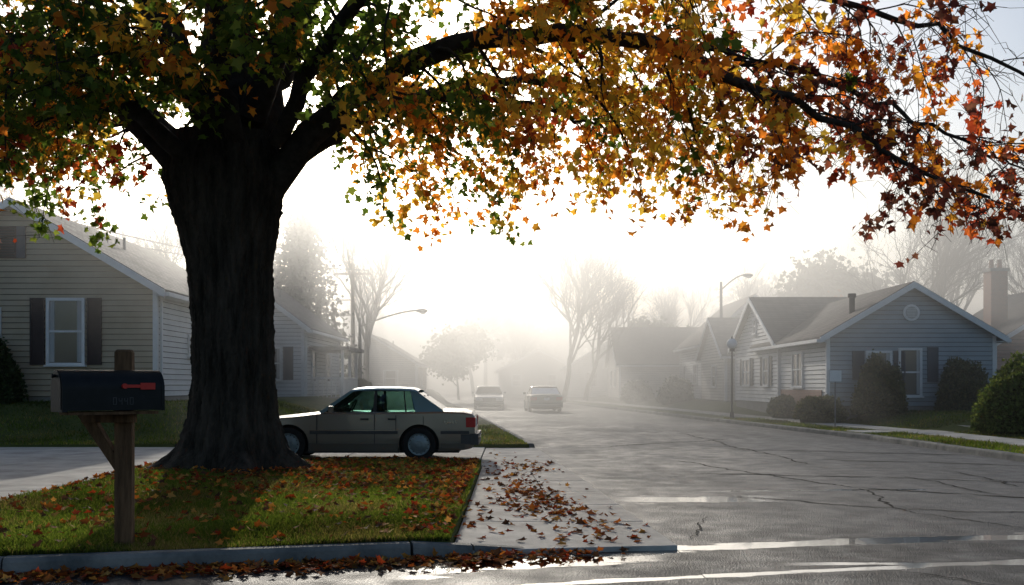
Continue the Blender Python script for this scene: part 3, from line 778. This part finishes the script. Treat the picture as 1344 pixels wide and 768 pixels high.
# ------------------------------------------------------------------ houses
def block(b,w,d,zb,ze,slope,wall,roof,wins=(),oh=.35,step=.165,walls=None):
    walls=walls or {}
    za=ze+w/2*slope
    i=.03
    b.prism('wall_core',wall,[(i,i,zb),(w-i,i,zb),(w-i,i,ze-i),(w/2,i,za-i*1.5),(i,i,ze-i)],(0,d-2*i,0))
    b.box('foundation',M_found,(.015,.015,zb-1.6),(w-.015,d-.015,zb+.01))
    def wp(wl,u,o,z):
        return {'f':(u,-o,z),'k':(u,d+o,z),'l':(-o,u,z),'r':(w+o,u,z)}[wl]
    def ext(zz):
        if zz<=ze: return 0,w
        t=(zz-ze)/slope; return t,w-t
    z=zb
    while z<za-.05:
        z1=min(z+step,za)
        for wl in 'fklr':
            m=walls.get(wl,wall)
            if wl in 'fk':
                a0,a1=ext(z);g0,g1=ext(z+.014);c0,c1=ext(z1)
            else:
                if z1>ze+.001: continue
                a0=g0=c0=0;a1=g1=c1=d
            b.add('siding_'+wl,m,[wp(wl,g0,.034,z+.014),wp(wl,g1,.034,z+.014),wp(wl,c1,.006,z1),wp(wl,c0,.006,z1)],[(0,1,2,3)])
            b.add('siding_laps_'+wl,M_lapshade,[wp(wl,a0,.002,z),wp(wl,a1,.002,z),wp(wl,g1,.033,z+.013),wp(wl,g0,.033,z+.013)],[(0,1,2,3)])  # lap underside coloured dark as painted shade
        z=z1
    for cx0 in (0,w):
        for cy0 in (0,d):
            sx=-1 if cx0==0 else 1;sy=-1 if cy0==0 else 1
            b.box('corner_boards',M_white,(cx0+sx*.044,cy0+sy*.044,zb),(cx0-sx*.09,cy0-sy*.09,ze-.02))
    e=ze-oh*slope
    def chev(lo,hi,y0,y1,mat,part,ex=0):
        o=oh+ex
        el=ze-o*slope
        pts=[(-o,y0,el+lo),(w/2,y0,za+lo),(w+o,y0,el+lo),(w+o,y0,el+hi),(w/2,y0,za+hi),(-o,y0,el+hi)]
        b.prism(part,mat,pts,(0,y1-y0,0))
    chev(.02,.15,-.3,d+.3,roof,'roof')
    chev(-.10,.125,-.345,-.302,M_white,'rake_boards',.01)
    chev(-.10,.125,d+.302,d+.345,M_white,'rake_boards',.01)
    for sx,x0 in ((-1,-oh),(1,w+oh)):
        b.box('gutters',M_white,(x0+sx*.005,-.29,e-.06),(x0+sx*.12,d+.29,e+.06))
        b.box('soffits',M_white,(x0-sx*.01,-.29,e-.05),(x0-sx*(oh-.05),d+.29,e-.02))
    b.box('downspouts',M_white,(w+.05,.14,zb),(w+.12,.22,e-.05))
    b.cyl('downspout_elbow',M_white,(w+.085,.18,e-.06),(w+oh+.05,.18,e-.01),.035,.035,8)
    b.cyl('vent_stack',M_metal,(w*.68,d*.4,ze+.32*w*slope),(w*.68,d*.4,ze+.32*w*slope+.55),.05,.05,8)
    for wn in wins:
        wl,u,z,ww,hh,sh=wn[:6]
        u0,u1=u-ww/2,u+ww/2;z0,z1=z-hh/2,z+hh/2;t=.085
        def bx(part,mat,ua,ub,oa,ob,za_,zb_): b.box(part,mat,wp(wl,ua,oa,za_),wp(wl,ub,ob,zb_))
        bx('window_frames',M_white,u0,u0+t,.0,.085,z0,z1);bx('window_frames',M_white,u1-t,u1,.0,.085,z0,z1)
        bx('window_frames',M_white,u0+t,u1-t,.0,.085,z1-t,z1);bx('window_frames',M_white,u0+t,u1-t,.0,.085,z0,z0+t*.7)
        bx('window_frames',M_white,u0-.05,u1+.05,.005,.13,z0-.05,z0-.002)
        bx('window_frames',M_white,u0+t,u1-t,.0,.068,z-.03,z+.03)
        if ww>1.3: bx('window_frames',M_white,u-.04,u+.04,.0,.075,z0+t,z1-t)
        bx('window_glass',M_glass,u0+t,u1-t,.0,.042,z0+t*.7,z1-t)
        bx('blinds',M_curt,u0+t,u0+t+ww*.13,.0,.045,z0+t,z1-t);bx('blinds',M_curt,u1-t-ww*.13,u1-t,.0,.045,z0+t,z1-t)
        if sh:
            m=sh;sw=.42
            for ua in (u0-.06-sw,u1+.06):
                bx('shutters',m,ua,ua+.05,.0,.07,z0,z1);bx('shutters',m,ua+sw-.05,ua+sw,.0,.07,z0,z1)
                zz=z0
                bx('shutters',m,ua+.05,ua+sw-.05,.0,.045,z0,z1)
                while zz<z1-.04:
                    bx('shutters',m,ua+.05,ua+sw-.05,.04,.062,zz,zz+.035);zz+=.065
    return za

e=empty('tan_house')
b=Builder(Matrix.Translation((-18.64,29,0)))
block(b,8.28,11,1.15,4.32,.589,M_sidT,M_roof1,
      [('f',8.28-2.62,3.05,1.12,1.95,M_shut),('f',8.28-5.15,3.2,1.3,1.1,None),('r',3.1,2.75,.75,.7,None)],walls={'r':M_sidW})  # right wall of the tan house whitened to paint in the light on it
b.box('attic_vent',M_shut,(3.53,-.07,5.18),(4.5,.0,6.1))
for i in range(11): b.box('attic_louvres',M_dark,(3.62,-.095,5.23+i*.078),(4.2,-.07,5.27+i*.078))
b.box('attic_vent_side',M_shutb,(4.25,-.1,5.18),(4.5,-.072,6.1))
b.box('steps',M_found,(8.35,4.5,.2),(9.3,6,1.0))
b.finish(e)

e=empty('grey_house')
b=Builder(Matrix.Translation((11.4,36,0)))
za=block(b,6.05,10,.72,3.29,.589,M_sidG,M_roof2,
      [('f',1.85,2.2,.95,1.05,M_shutb),('f',2.98,1.95,.86,1.75,None),('l',3.6,2.1,1.5,1.4,None)],walls={'l':M_sidW})
b.box('shutter_tall',M_shutb,(3.6,-.06,1.6),(4.0,0,2.85))
for (r,y0,y1,m,pt) in ((.30,-.03,-.075,M_white,'gable_vent_ring'),(.22,-.076,-.082,M_curt,'gable_vent')):
    b.cyl(pt,m,(3.02,y0,4.1),(3.02,y1,4.1),r,r,24)
for i in range(6): b.box('gable_vent_slats',M_white,(3.02-.17,-.10,3.95+i*.055),(3.02+.17,-.083,3.97+i*.055))
b.cyl('flue',M_dark,(1.3,1.2,3.9),(1.3,1.2,4.75),.11,.11,12);b.cyl('flue_cap',M_dark,(1.3,1.2,4.75),(1.3,1.2,4.9),.16,.15,12)
b.box('brick_face',M_brick,(-.07,.5,.3),(-.036,6,1.3))
b.finish(e)
b=Builder(Matrix.Translation((11.3+8.0,42.2,0))@Matrix.Rotation(math.pi/2,4,'Z'))
block(b,8,8,.72,3.34,.52,M_sidW,M_roof2,[('k',1.9,2.1,1.0,1.3,M_shutb),('k',5.6,2.1,1.6,1.3,M_shutb),('k',4,4.2,.6,.7,None)])
for o in b.finish(e): o.name='wing_'+o.name

e=empty('white_house');b=Builder(Matrix.Translation((12.0,62,0)))
block(b,6.2,9,.6,4.2,.9,M_sidW,M_roof2,[('f',1.7,2.2,1.0,1.4,M_shutb),('f',4.4,2.2,1.0,1.4,M_shutb),('f',3.1,5.2,.9,1.1,None),('l',3,2.2,1.4,1.3,None),('l',7,2.2,1.0,1.3,None)])
b.finish(e)
b=Builder(Matrix.Translation((20,55,0))@Matrix.Rotation(math.pi/2,4,'Z'))
block(b,7,8.2,.6,3.2,.6,M_sidC,M_roof1,[('k',3,2,1.2,1.3,None)])
for o in b.finish(e): o.name='wing_'+o.name
e=empty('cottage');b=Builder(Matrix.Translation((15.5,74,0))@Matrix.Rotation(math.pi/2,4,'Z'))
block(b,9,7.5,.5,3.1,.62,M_sidC,M_roof2,[('k',3,2,1.2,1.3,None),('k',6,2,1.2,1.3,None)]);b.finish(e)
e=empty('cottage');b=Builder(Matrix.Translation((5.0,88,0)))
block(b,7,8,.4,3.1,.6,M_sidW,M_roof1,[('f',2,2,1.2,1.3,None),('f',5,2,1.2,1.3,None)]);b.finish(e)
e=empty('cottage');b=Builder(Matrix.Translation((-1.5,112,0)))
block(b,9,8,.4,3.1,.5,M_sidC,M_roof2,[('f',2,2,1.2,1.3,None),('f',6,2,1.2,1.3,None)]);b.finish(e)
e=empty('white_house');b=Builder(Matrix.Translation((-14.4,42,0)))
block(b,5.6,8.5,.9,4.0,.75,M_sidW,M_roof1,[('f',4.2,2.4,1.0,1.4,M_shutb),('r',2,2.3,1.0,1.4,None),('r',5.5,2.3,1.2,1.4,None)])
b.box('porch_floor',M_found,(5.7,1,.2),(7.2,5,.95));b.box('porch_roof',M_roof1,(5.65,.8,3.0),(7.4,5.2,3.15))
for yy_ in (1.1,3,4.9): b.box('porch_posts',M_white,(7.0,yy_-.06,.95),(7.12,yy_+.06,3.0))
for i in range(18): b.box('porch_rail',M_white,(7.04,1.15+i*.21,.95),(7.08,1.19+i*.21,1.75))
for i in range(7): b.box('porch_rail_front',M_white,(5.8+i*.19,1.08,.95),(5.84+i*.19,1.12,1.75))
b.box('porch_handrail',M_white,(7.02,1.1,1.75),(7.1,4.9,1.82));b.box('porch_handrail_front',M_white,(5.75,1.06,1.75),(7.0,1.14,1.82))
b.finish(e)
e=empty('cottage');b=Builder(Matrix.Translation((-14.5,78,0)))
block(b,7,9,.5,3.2,.6,M_sidC,M_roof1,[('f',2,2,1.2,1.3,None),('f',5,2,1.2,1.3,None),('r',4,2,1.3,1.3,None)]);b.finish(e)
e=empty('brick_house');b=Builder(Matrix.Translation((22.3,46,0)))
block(b,9,8,.6,3.4,.62,M_brick,M_roof2,[('f',2,2.1,1.1,1.3,M_white)],walls={'l':M_brick})
b.box('chimney',M_brick,(.9,2.2,2.5),(1.7,3.0,7.0));b.box('chimney_cap',M_found,(.83,2.13,7.0),(1.77,3.07,7.15))
b.cyl('chimney_pot',M_brick,(1.1,2.6,7.15),(1.1,2.6,7.6),.12,.1,10);b.cyl('chimney_pot',M_brick,(1.5,2.6,7.15),(1.5,2.6,7.6),.12,.1,10)
b.finish(e)
e=empty('wooden_fence');b=Builder()
for i in range(34):
    b.box('pickets',M_wood,(17.9+i*.15,39.5,.4),(18.03+i*.15,39.53,2.1+.03*(i%3)))
b.box('rails',M_wood,(17.9,39.532,.8),(23,39.58,.9));b.box('rails',M_wood,(17.9,39.532,1.7),(23,39.58,1.8))
b.finish(e)

# ------------------------------------------------------------------ sedan
import bmesh
def sedan(name,loc,rz,pm,pu,lower,sc=1.0):
    root=empty(name,loc,rz,sc)
    st=[(0,.34,.60,.62,.70),(.03,.27,.68,.70,.765),(.12,.22,.73,.75,.80),(.5,.20,.77,.80,.83),(1.0,.18,.81,.85,.845),(1.47,.18,.865,.905,.85),(2.0,.18,.88,.90,.855),(2.5,.18,.885,.90,.857),(3.0,.18,.89,.905,.857),
        (3.5,.18,.90,.93,.852),(3.74,.18,.905,.955,.848),(4.1,.20,.89,.945,.825),(4.24,.23,.86,.91,.79),(4.30,.30,.80,.84,.76)]
    V=[];F=[]
    for (u,zb,zs,zt,hw) in st:
        half=[(hw*.90,zb),(hw*.975,zb+.07),(hw,.42),(hw*.998,.60 if zs>.66 else zs-.06),(hw*.985,zs-.03),(hw*.955,zs),(hw*.80,zs+(zt-zs)*.55),(hw*.4,zs+(zt-zs)*.95)]
        V+=[(u,-y,z) for y,z in half]+[(u,y,z) for y,z in reversed(half)]
    m=16
    for i in range(len(st)-1):
        for j in range(m):
            F.append((i*m+j,i*m+(j+1)%m,(i+1)*m+(j+1)%m,(i+1)*m+j))
    F.append(list(range(m))[::-1]);F.append([(len(st)-1)*m+j for j in range(m)])
    me=bpy.data.meshes.new('body_shell');me.from_pydata(V,[],F);me.update()
    bm_=bmesh.new();bm_.from_mesh(me);bmesh.ops.recalc_face_normals(bm_,faces=bm_.faces);bm_.to_mesh(me);bm_.free()
    body=bpy.data.objects.new('body_shell',me);COL.objects.link(body)
    AX=(.906,3.286);cut=[]
    for ax in AX:
        c=Builder()
        for s in (-1,1):
            c.cyl('c',M_dark,(ax,s*.55,.31),(ax,s*1.1,.31),.365,.365,36)
        oo=c.finish(None)[0]
        bm_=bmesh.new();bm_.from_mesh(oo.data);bmesh.ops.recalc_face_normals(bm_,faces=bm_.faces);bm_.to_mesh(oo.data);bm_.free()
        md=body.modifiers.new('w','BOOLEAN');md.operation='DIFFERENCE';md.object=oo;md.solver='EXACT';cut.append(oo)
    dg=bpy.context.evaluated_depsgraph_get()
    nm=bpy.data.meshes.new_from_object(body.evaluated_get(dg))
    body.modifiers.clear();body.data=nm
    for o in cut: bpy.data.objects.remove(o)
    nm.materials.clear();nm.materials.append(pm);nm.materials.append(M_dark);nm.materials.append(lower)
    for p in nm.polygons:
        c=p.center
        dd=min(math.hypot(c.x-ax,c.z-.31) for ax in AX)
        p.use_smooth=True
        inside=dd<.375 and (abs(c.y)<.72 and abs(p.normal.y)>.9 or abs(p.normal.y)<.15) and abs(c.y)<.84 and abs(c.y)>.3
        p.material_index=1 if inside else 0
    try: nm.set_sharp_from_angle(angle=math.radians(32))
    except Exception: pass
    body.parent=root
    b=Builder()
    def sp(u,t,s,o=0): return (u,s*(.80-.17*t+o),.885+.43*t)
    def panel(part,mat,pts,s,th=.035,o=0):
        b.prism(part,mat,[sp(u,t,s,o) for u,t in pts],(0,-s*th,0))
    for s in (-1,1):
        panel('pillars',pu,[(1.44,0),(1.55,0),(2.10,.97),(2.02,.97)],s)
        panel('b_pillars',M_dark,[(2.44,.0),(2.50,.0),(2.50,.94),(2.45,.94)],s,.03,-.004)
        panel('pillars',pu,[(3.22,0),(3.76,0),(3.20,.97),(3.10,.97)],s)
        panel('window_trim',M_chrome,[(1.54,-.01),(3.24,-.01),(3.24,.035),(1.56,.035)],s,.03,.006)
        panel('window_gasket',M_dark,[(2.06,.91),(3.12,.91),(3.10,.97),(2.10,.97)],s,.03,.003)
        panel('side_glass',M_cglass,[(1.56,.03),(2.44,.03),(2.44,.92),(2.08,.92)],s,.004,-.018)
        panel('side_glass',M_cglass,[(2.50,.03),(3.22,.03),(3.11,.92),(2.50,.92)],s,.004,-.018)
        panel('quarter_dividers',M_dark,[(3.03,.03),(3.055,.03),(3.0,.92),(2.98,.92)],s,.02,-.006)
        hw=.857
        y0=s*hw
        b.box('rub_strip',M_bump,(1.30,y0-s*.004,.50),(2.90,y0+s*.016,.555))
        b.box('rub_strip',M_bump,(3.68,s*.835,.50),(4.2,s*.862,.555))
        b.box('rub_strip',M_bump,(.1,s*.80,.50),(.5,s*.845,.555))
        b.box('rub_chrome',M_chrome,(1.30,y0+s*.001,.556),(2.90,y0+s*.012,.566))
        b.box('door_seams',M_dark,(2.86,y0-s*.01,.56),(2.872,y0+s*.0025,.84))
        for u in (1.42,2.47): b.box('door_seams',M_dark,(u,y0-s*.012,.22),(u+.012,y0+s*.0025,.86))
        b.box('fender_seams',M_dark,(1.42,s*.83,.862),(1.43,s*.842,.868))
        b.box('lower_trim',lower,(1.28,y0-s*.03,.19),(2.9,y0+s*.008,.33))
        b.box('lower_trim',lower,(3.68,s*.80,.24),(4.12,s*.853,.33))
        b.box('sill',M_dark,(1.26,y0-s*.06,.155),(2.93,y0-s*.0,.19))
        for u in (2.22,2.72): b.box('door_handles',M_dark,(u,y0,.755),(u+.15,y0+s*.022,.785))
        b.box('fuel_door',M_dark,(3.36,s*.846,.66),(3.37,s*.853,.82))
        for i in range(5): b.box('rear_badge',M_chrome,(3.74+i*.05,s*.846,.69),(3.77+i*.05,s*.851,.74))
        b.box('mirrors',pm,(1.66,s*.86,.90),(1.74,s*1.0,1.01))
        b.box('tail_lamps',M_tail,(4.14,s*.50,.62),(4.31,s*.815,.80))
        b.box('headlamps',M_head,(.005,s*.42,.52),(.05,s*.69,.655));b.box('side_markers',M_tail,(.07,s*.70,.53),(.2,s*.80,.60))
    def q4(part,mat,p):
        b.prism(part,mat,p,(0,0,-.005))
    q4('windshield',M_cglass,[(1.46,-.74,.90),(1.46,.74,.90),(2.04,.60,1.305),(2.04,-.60,1.305)])
    q4('rear_window',M_cglass,[(3.72,-.74,.93),(3.72,.74,.93),(3.18,.60,1.305),(3.18,-.60,1.305)])
    V=[];F=[];us=[1.98,2.04,2.2,2.5,2.9,3.1,3.19,3.25];zz=[1.285,1.315,1.335,1.345,1.34,1.33,1.315,1.285]
    ysn=[-.665,-.63,-.55,-.3,0,.3,.55,.63,.665];zo=[-.045,-.012,.0,.014,.02,.014,0,-.012,-.045]
    for u,z in zip(us,zz):
        for y,dz in zip(ysn,zo): V.append((u,y,z+dz))
    k=len(ysn)
    for i in range(len(us)-1):
        for j in range(k-1): F.append((i*k+j,(i+1)*k+j,(i+1)*k+j+1,i*k+j+1))
    b.add('roof_panel',pu,V,F,True)
    for (u0,u1,mt) in ((-.07,.10,M_bump),(4.22,4.37,M_bump)):
        b.box('bumpers',mt,(u0,-.80,.30),(u1,.80,.50))
    b.box('bumpers_side',M_bump,(4.05,-.835,.31),(4.25,-.79,.49));b.box('bumpers_side',M_bump,(4.05,.79,.31),(4.25,.835,.49))
    b.box('bumper_chrome',M_chrome,(4.365,-.78,.40),(4.378,.78,.43));b.box('bumper_chrome',M_chrome,(-.08,-.78,.40),(-.065,.78,.43))
    b.box('grille',M_dark,(-.01,-.38,.50),(.04,.38,.66))
    for i in range(9): b.box('grille_bars',M_chrome,(-.015,-.36+i*.09,.51),(-.005,-.352+i*.09,.65))
    b.box('licence_plate',M_plate,(4.29,-.15,.62),(4.312,.15,.75))
    for u in (2.35,3.2):
        for y in ((-.36,.36) if u<3 else (0,)):
            wv=.24 if u<3 else .6
            b.prism('seats',M_seat,[(u-.02,y-wv,.80),(u+.12,y-wv,.80),(u+.18,y-wv,1.04),(u+.08,y-wv,1.04)],(0,2*wv,0))
        for y in (-.36,.36):
            b.sphere('headrests',M_seat,(u+.13,y,1.13),.1,12,8,(.5,1.2,.75));b.cyl('headrest_posts',M_chrome,(u+.13,y-.05,1.02),(u+.13,y-.05,1.1),.008,.008,6)
    b.box('dashboard',M_seat,(1.55,-.7,.86),(1.85,.7,.955))
    for i in range(14):
        a=2*math.pi*i/14;a2=2*math.pi*(i+1)/14
        b.cyl('steering_wheel',M_dark,(2.0+.07*math.sin(a),-.36+.17*math.cos(a),.97+.14*math.sin(a)),(2.0+.07*math.sin(a2),-.36+.17*math.cos(a2),.97+.14*math.sin(a2)),.014,.014,6)
    b.box('rearview_mirror',M_dark,(1.98,-.1,1.20),(2.0,.1,1.25))
    b.box('undertray',M_dark,(.3,-.6,.14),(4.0,.6,.20))
    for ax in AX:
        for s in (-1,1):
            prof=[(.20,.70),(.285,.69),(.31,.715),(.313,.80),(.305,.845),(.27,.857),(.205,.85)]
            V=[];F=[];n=36
            for r,y in prof:
                for i in range(n): V.append((ax+r*math.cos(2*math.pi*i/n),s*y,.31+r*math.sin(2*math.pi*i/n)))
            for j in range(len(prof)-1):
                for i in range(n): F.append((j*n+i,j*n+(i+1)%n,(j+1)*n+(i+1)%n,(j+1)*n+i))
            b.add('tires',M_tire,V,F,True)
            prof=[(.206,.835),(.20,.853),(.185,.845),(.15,.85),(.12,.862),(.06,.868),(.055,.878),(.0,.88)]
            V=[];F=[]
            for r,y in prof:
                for i in range(n): V.append((ax+r*math.cos(2*math.pi*i/n),s*y,.31+r*math.sin(2*math.pi*i/n)))
            for j in range(len(prof)-1):
                for i in range(n): F.append((j*n+i,j*n+(i+1)%n,(j+1)*n+(i+1)%n,(j+1)*n+i))
            b.add('wheel_covers',M_hub,V,F,True)
            for i in range(14):
                a=2*math.pi*i/14
                b.cyl('cover_slots',M_dark,(ax+.168*math.cos(a),s*.84,.31+.168*math.sin(a)),(ax+.168*math.cos(a),s*.854,.31+.168*math.sin(a)),.011,.011,6)
    b.finish(root)
    return root
sedan('parked_car',(-5.13,19.55,.06),0,M_paintA,M_paintU,M_paintL,1.03)
sedan('parked_car',(-1.35,59,.01),math.radians(92),M_paintB,M_paintB,M_paintL,1.05)
sedan('parked_car',(1.55,58,.01),math.radians(-86),M_paintA,M_paintA,M_paintL,1.05)

# ------------------------------------------------------------------ mailbox
mb=empty('mailbox',(-3.31,8.50,.1))
b=Builder(Matrix.Rotation(math.radians(10),4,'Z'))
b.box('post',M_wood,(-.07,-.06,-.2),(.07,.08,1.68))
b.prism('post_cap',M_wood,[(-.07,-.06,1.681),(.07,-.06,1.681),(.055,-.04,1.70),(-.055,-.04,1.70)],(0,.11,0))
b.finish(mb,bevel=.006)
th=math.radians(40)
b=Builder(Matrix.Translation((-.03,-.24,0))@Matrix.Rotation(th,4,'Z'))
Lh=.39;wv=.15
def arch(s=1,zb=1.19,n=16):
    pts=[(-wv*s,zb),(wv*s,zb)]
    for i in range(n+1):
        a=math.pi*i/n;pts.append((wv*s*math.cos(a),zb+.17+(.16*s)*math.sin(a)))
    return pts
def shell(part,x0,x1,s,zb):
    A_=arch(s,zb); n_=len(A_)
    v=[(x0,y,z) for y,z in A_]+[(x1,y,z) for y,z in A_]
    b.add(part,M_mbox,v,[list(range(n_))[::-1],list(range(n_,2*n_))]+[(i,(i+1)%n_,n_+(i+1)%n_,n_+i) for i in range(n_)],True)
shell('box_shell',-Lh,Lh,1.0,1.19)
shell('door_rim',-Lh-.025,-Lh+.015,1.06,1.18)
shell('back_rim',Lh-.01,Lh+.015,1.04,1.184)
b.prism('door',M_mbox,[(-Lh-.032,y,z+.012) for y,z in arch(.9,1.19)],(.006,0,0))
b.cyl('door_pull',M_mbox,(-Lh-.065,0,1.47),(-Lh-.03,0,1.47),.018,.012,10)
b.box('base_board',M_wood,(-Lh+.03,-.13,1.155),(Lh-.03,.13,1.179))
b.box('flag_arm',M_red,(.06,-wv-.016,1.375),(.30,-wv-.008,1.40));b.box('flag',M_red,(.20,-wv-.018,1.36),(.32,-wv-.007,1.415))
b.cyl('flag_pivot',M_red,(.07,-wv-.024,1.388),(.07,-wv,1.388),.022,.022,12)
def digit(x,ch):
    seg={'0':'abcdef','4':'bcfg'}[ch]
    w_,h_,t_=.03,.055,.006
    S={'a':(0,h_,w_,h_+t_),'d':(0,0,w_,t_),'g':(0,h_/2,w_,h_/2+t_),'b':(w_-t_,h_/2,w_,h_),'c':(w_-t_,0,w_,h_/2),'f':(0,h_/2,t_,h_),'e':(0,0,t_,h_/2)}
    for k in seg:
        x0,z0,x1,z1=S[k];b.box('house_number',M_bump,(x+x0,-wv-.0025,1.235+z0),(x+x1,-wv-.0005,1.235+z1))
for i,c in enumerate('0440'): digit(-.02+i*.045,c)
b.finish(mb)
b=Builder()
b.prism('brace',M_wood,[(-.36,-.11,1.15),(-.24,-.11,1.15),(-.03,-.0,.72),(-.08,-.0,.66)],(0,.09,0))
b.box('support_arm',M_wood,(-.32,-.12,1.08),(.12,-.03,1.153))
b.finish(mb,bevel=.004)

# ------------------------------------------------------------------ street furniture
e=empty('street_lamp',(8.75,39.6,.13));b=Builder()
b.cyl('base',M_dark,(0,0,0),(0,0,.3),.11,.07,12);b.cyl('pole',M_dark,(0,0,.3),(0,0,2.7),.045,.035,10)
b.cyl('collar',M_dark,(0,0,2.7),(0,0,2.8),.09,.11,12);b.sphere('globe',M_white,(0,0,3.0),.21);b.cyl('finial',M_dark,(0,0,3.2),(0,0,3.3),.05,.01,8)
b.finish(e)
e=empty('sign_post',(10.55,32.5,.15));b=Builder()
b.cyl('pole',M_metal,(0,0,0),(0,0,1.8),.025,.025,8);b.box('panel',M_white,(-.2,-.03,1.45),(.2,-.026,1.82));b.box('panel_frame',M_metal,(-.21,-.0255,1.44),(.21,-.015,1.83))
b.finish(e)
def cobra(x,y,z,H,ax,nm='street_lamp'):
    e=empty(nm,(x,y,z));b=Builder()
    b.cyl('pole',M_metal,(0,0,0),(0,0,H),.13,.08,10)
    pr=Vector((0,0,H-.5))
    for i in range(8):
        t=(i+1)/8;p=Vector((ax*t,-.3*t,H-.5+.9*math.sin(t*1.4)));b.cyl('arm',M_metal,pr,p,.045,.04,8);pr=p
    s=1 if ax>0 else -1
    b.sphere('luminaire',M_metal,(ax+s*.25,-.3,H+.36),.3,14,8,(1.1,.5,.38));b.sphere('lens',M_head,(ax+s*.3,-.3,H+.28),.17,12,8,(1,.7,.6))
    b.finish(e)
cobra(12.6,60,.4,7.3,1.3)
cobra(-8.4,55,.6,4.6,3.2)
def upole(x,y,z):
    e=empty('utility_pole',(x,y,z));b=Builder()
    b.cyl('pole',M_wood,(0,0,0),(0,0,8.4),.15,.10,10);b.box('crossarm',M_wood,(-1.1,-.06,7.7),(1.1,.06,7.85))
    for xx in (-.95,-.4,.4,.95): b.cyl('insulators',M_dark,(xx,0,7.85),(xx,0,8.02),.05,.04,8)
    b.finish(e)
upole(-21,43,.8);upole(-9.6,60,.4)
T=Tubes()
for xo,z0,z1 in ((-.95,8.8,8.4),(.95,8.8,8.4),(0,7.0,6.6),(0,6.0,5.7)):
    for (A_,B_) in (((-21+xo,43,z0),(-9.6+xo,60,z1)),((-40+xo,30,z0),(-21+xo,43,z0))):
        a=np.array(A_);c=np.array(B_);t=np.linspace(0,1,24)[:,None]
        P=a+(c-a)*t;P[:,2]-=2.0*(t*(1-t))[:,0];T.add(P,np.full(24,.035),4)
link(bpy.data.objects.new('overhead_wires',T.mesh('overhead_wires',M_dark)))

# ------------------------------------------------------------------ fog (real scattering volumes)
def fog(name,x0,x1,y0,y1,z0,z1,dens,g,c=(.97,.975,.98)):
    m=bpy.data.materials.new(name);m.use_nodes=True;nt=m.node_tree;nt.nodes.clear()
    out=nt.nodes.new('ShaderNodeOutputMaterial');v=nt.nodes.new('ShaderNodeVolumeScatter')
    v.inputs['Color'].default_value=(*c,1);v.inputs['Density'].default_value=dens;v.inputs['Anisotropy'].default_value=g
    nt.links.new(v.outputs[0],out.inputs['Volume'])
    b=Builder();b.box(name,m,(x0,y0,z0),(x1,y1,z1));return b.finish(None)[0]
fog('fog_bank',-120,120,31,330,-1,12,.021,.55)
fog('morning_haze',-160,160,21,400,-1.5,26,.004,.82)

# ------------------------------------------------------------------ light, sky, camera
sd=Vector((-240,1307,410)).normalized()
sun=bpy.data.lights.new('sun','SUN');sun.energy=5.0;sun.angle=math.radians(.6);sun.color=(1,.93,.82)
so=bpy.data.objects.new('sun',sun);so.rotation_euler=sd.to_track_quat('Z','Y').to_euler();so.location=(0,0,30);link(so)
w=bpy.data.worlds.new('World');scene.world=w;w.use_nodes=True;nt=w.node_tree
bg=nt.nodes['Background'];sky=nt.nodes.new('ShaderNodeTexSky');sky.sky_type='NISHITA';sky.sun_disc=False
sky.sun_elevation=math.asin(sd.z);sky.sun_rotation=math.atan2(sd.x,sd.y)%(2*math.pi)
sky.air_density=1.0;sky.dust_density=2.2;sky.ozone_density=2.0
nt.links.new(sky.outputs[0],bg.inputs['Color']);bg.inputs['Strength'].default_value=.12
cam=bpy.data.cameras.new('camera');cam.lens=35;cam.sensor_width=36;cam.shift_y=.09;cam.clip_end=3000
co=bpy.data.objects.new('camera',cam);co.location=(0,0,1.5);co.rotation_euler=(math.radians(90),0,0);link(co)
scene.camera=co
scene.view_settings.view_transform='Standard';scene.view_settings.look='None';scene.view_settings.exposure=0
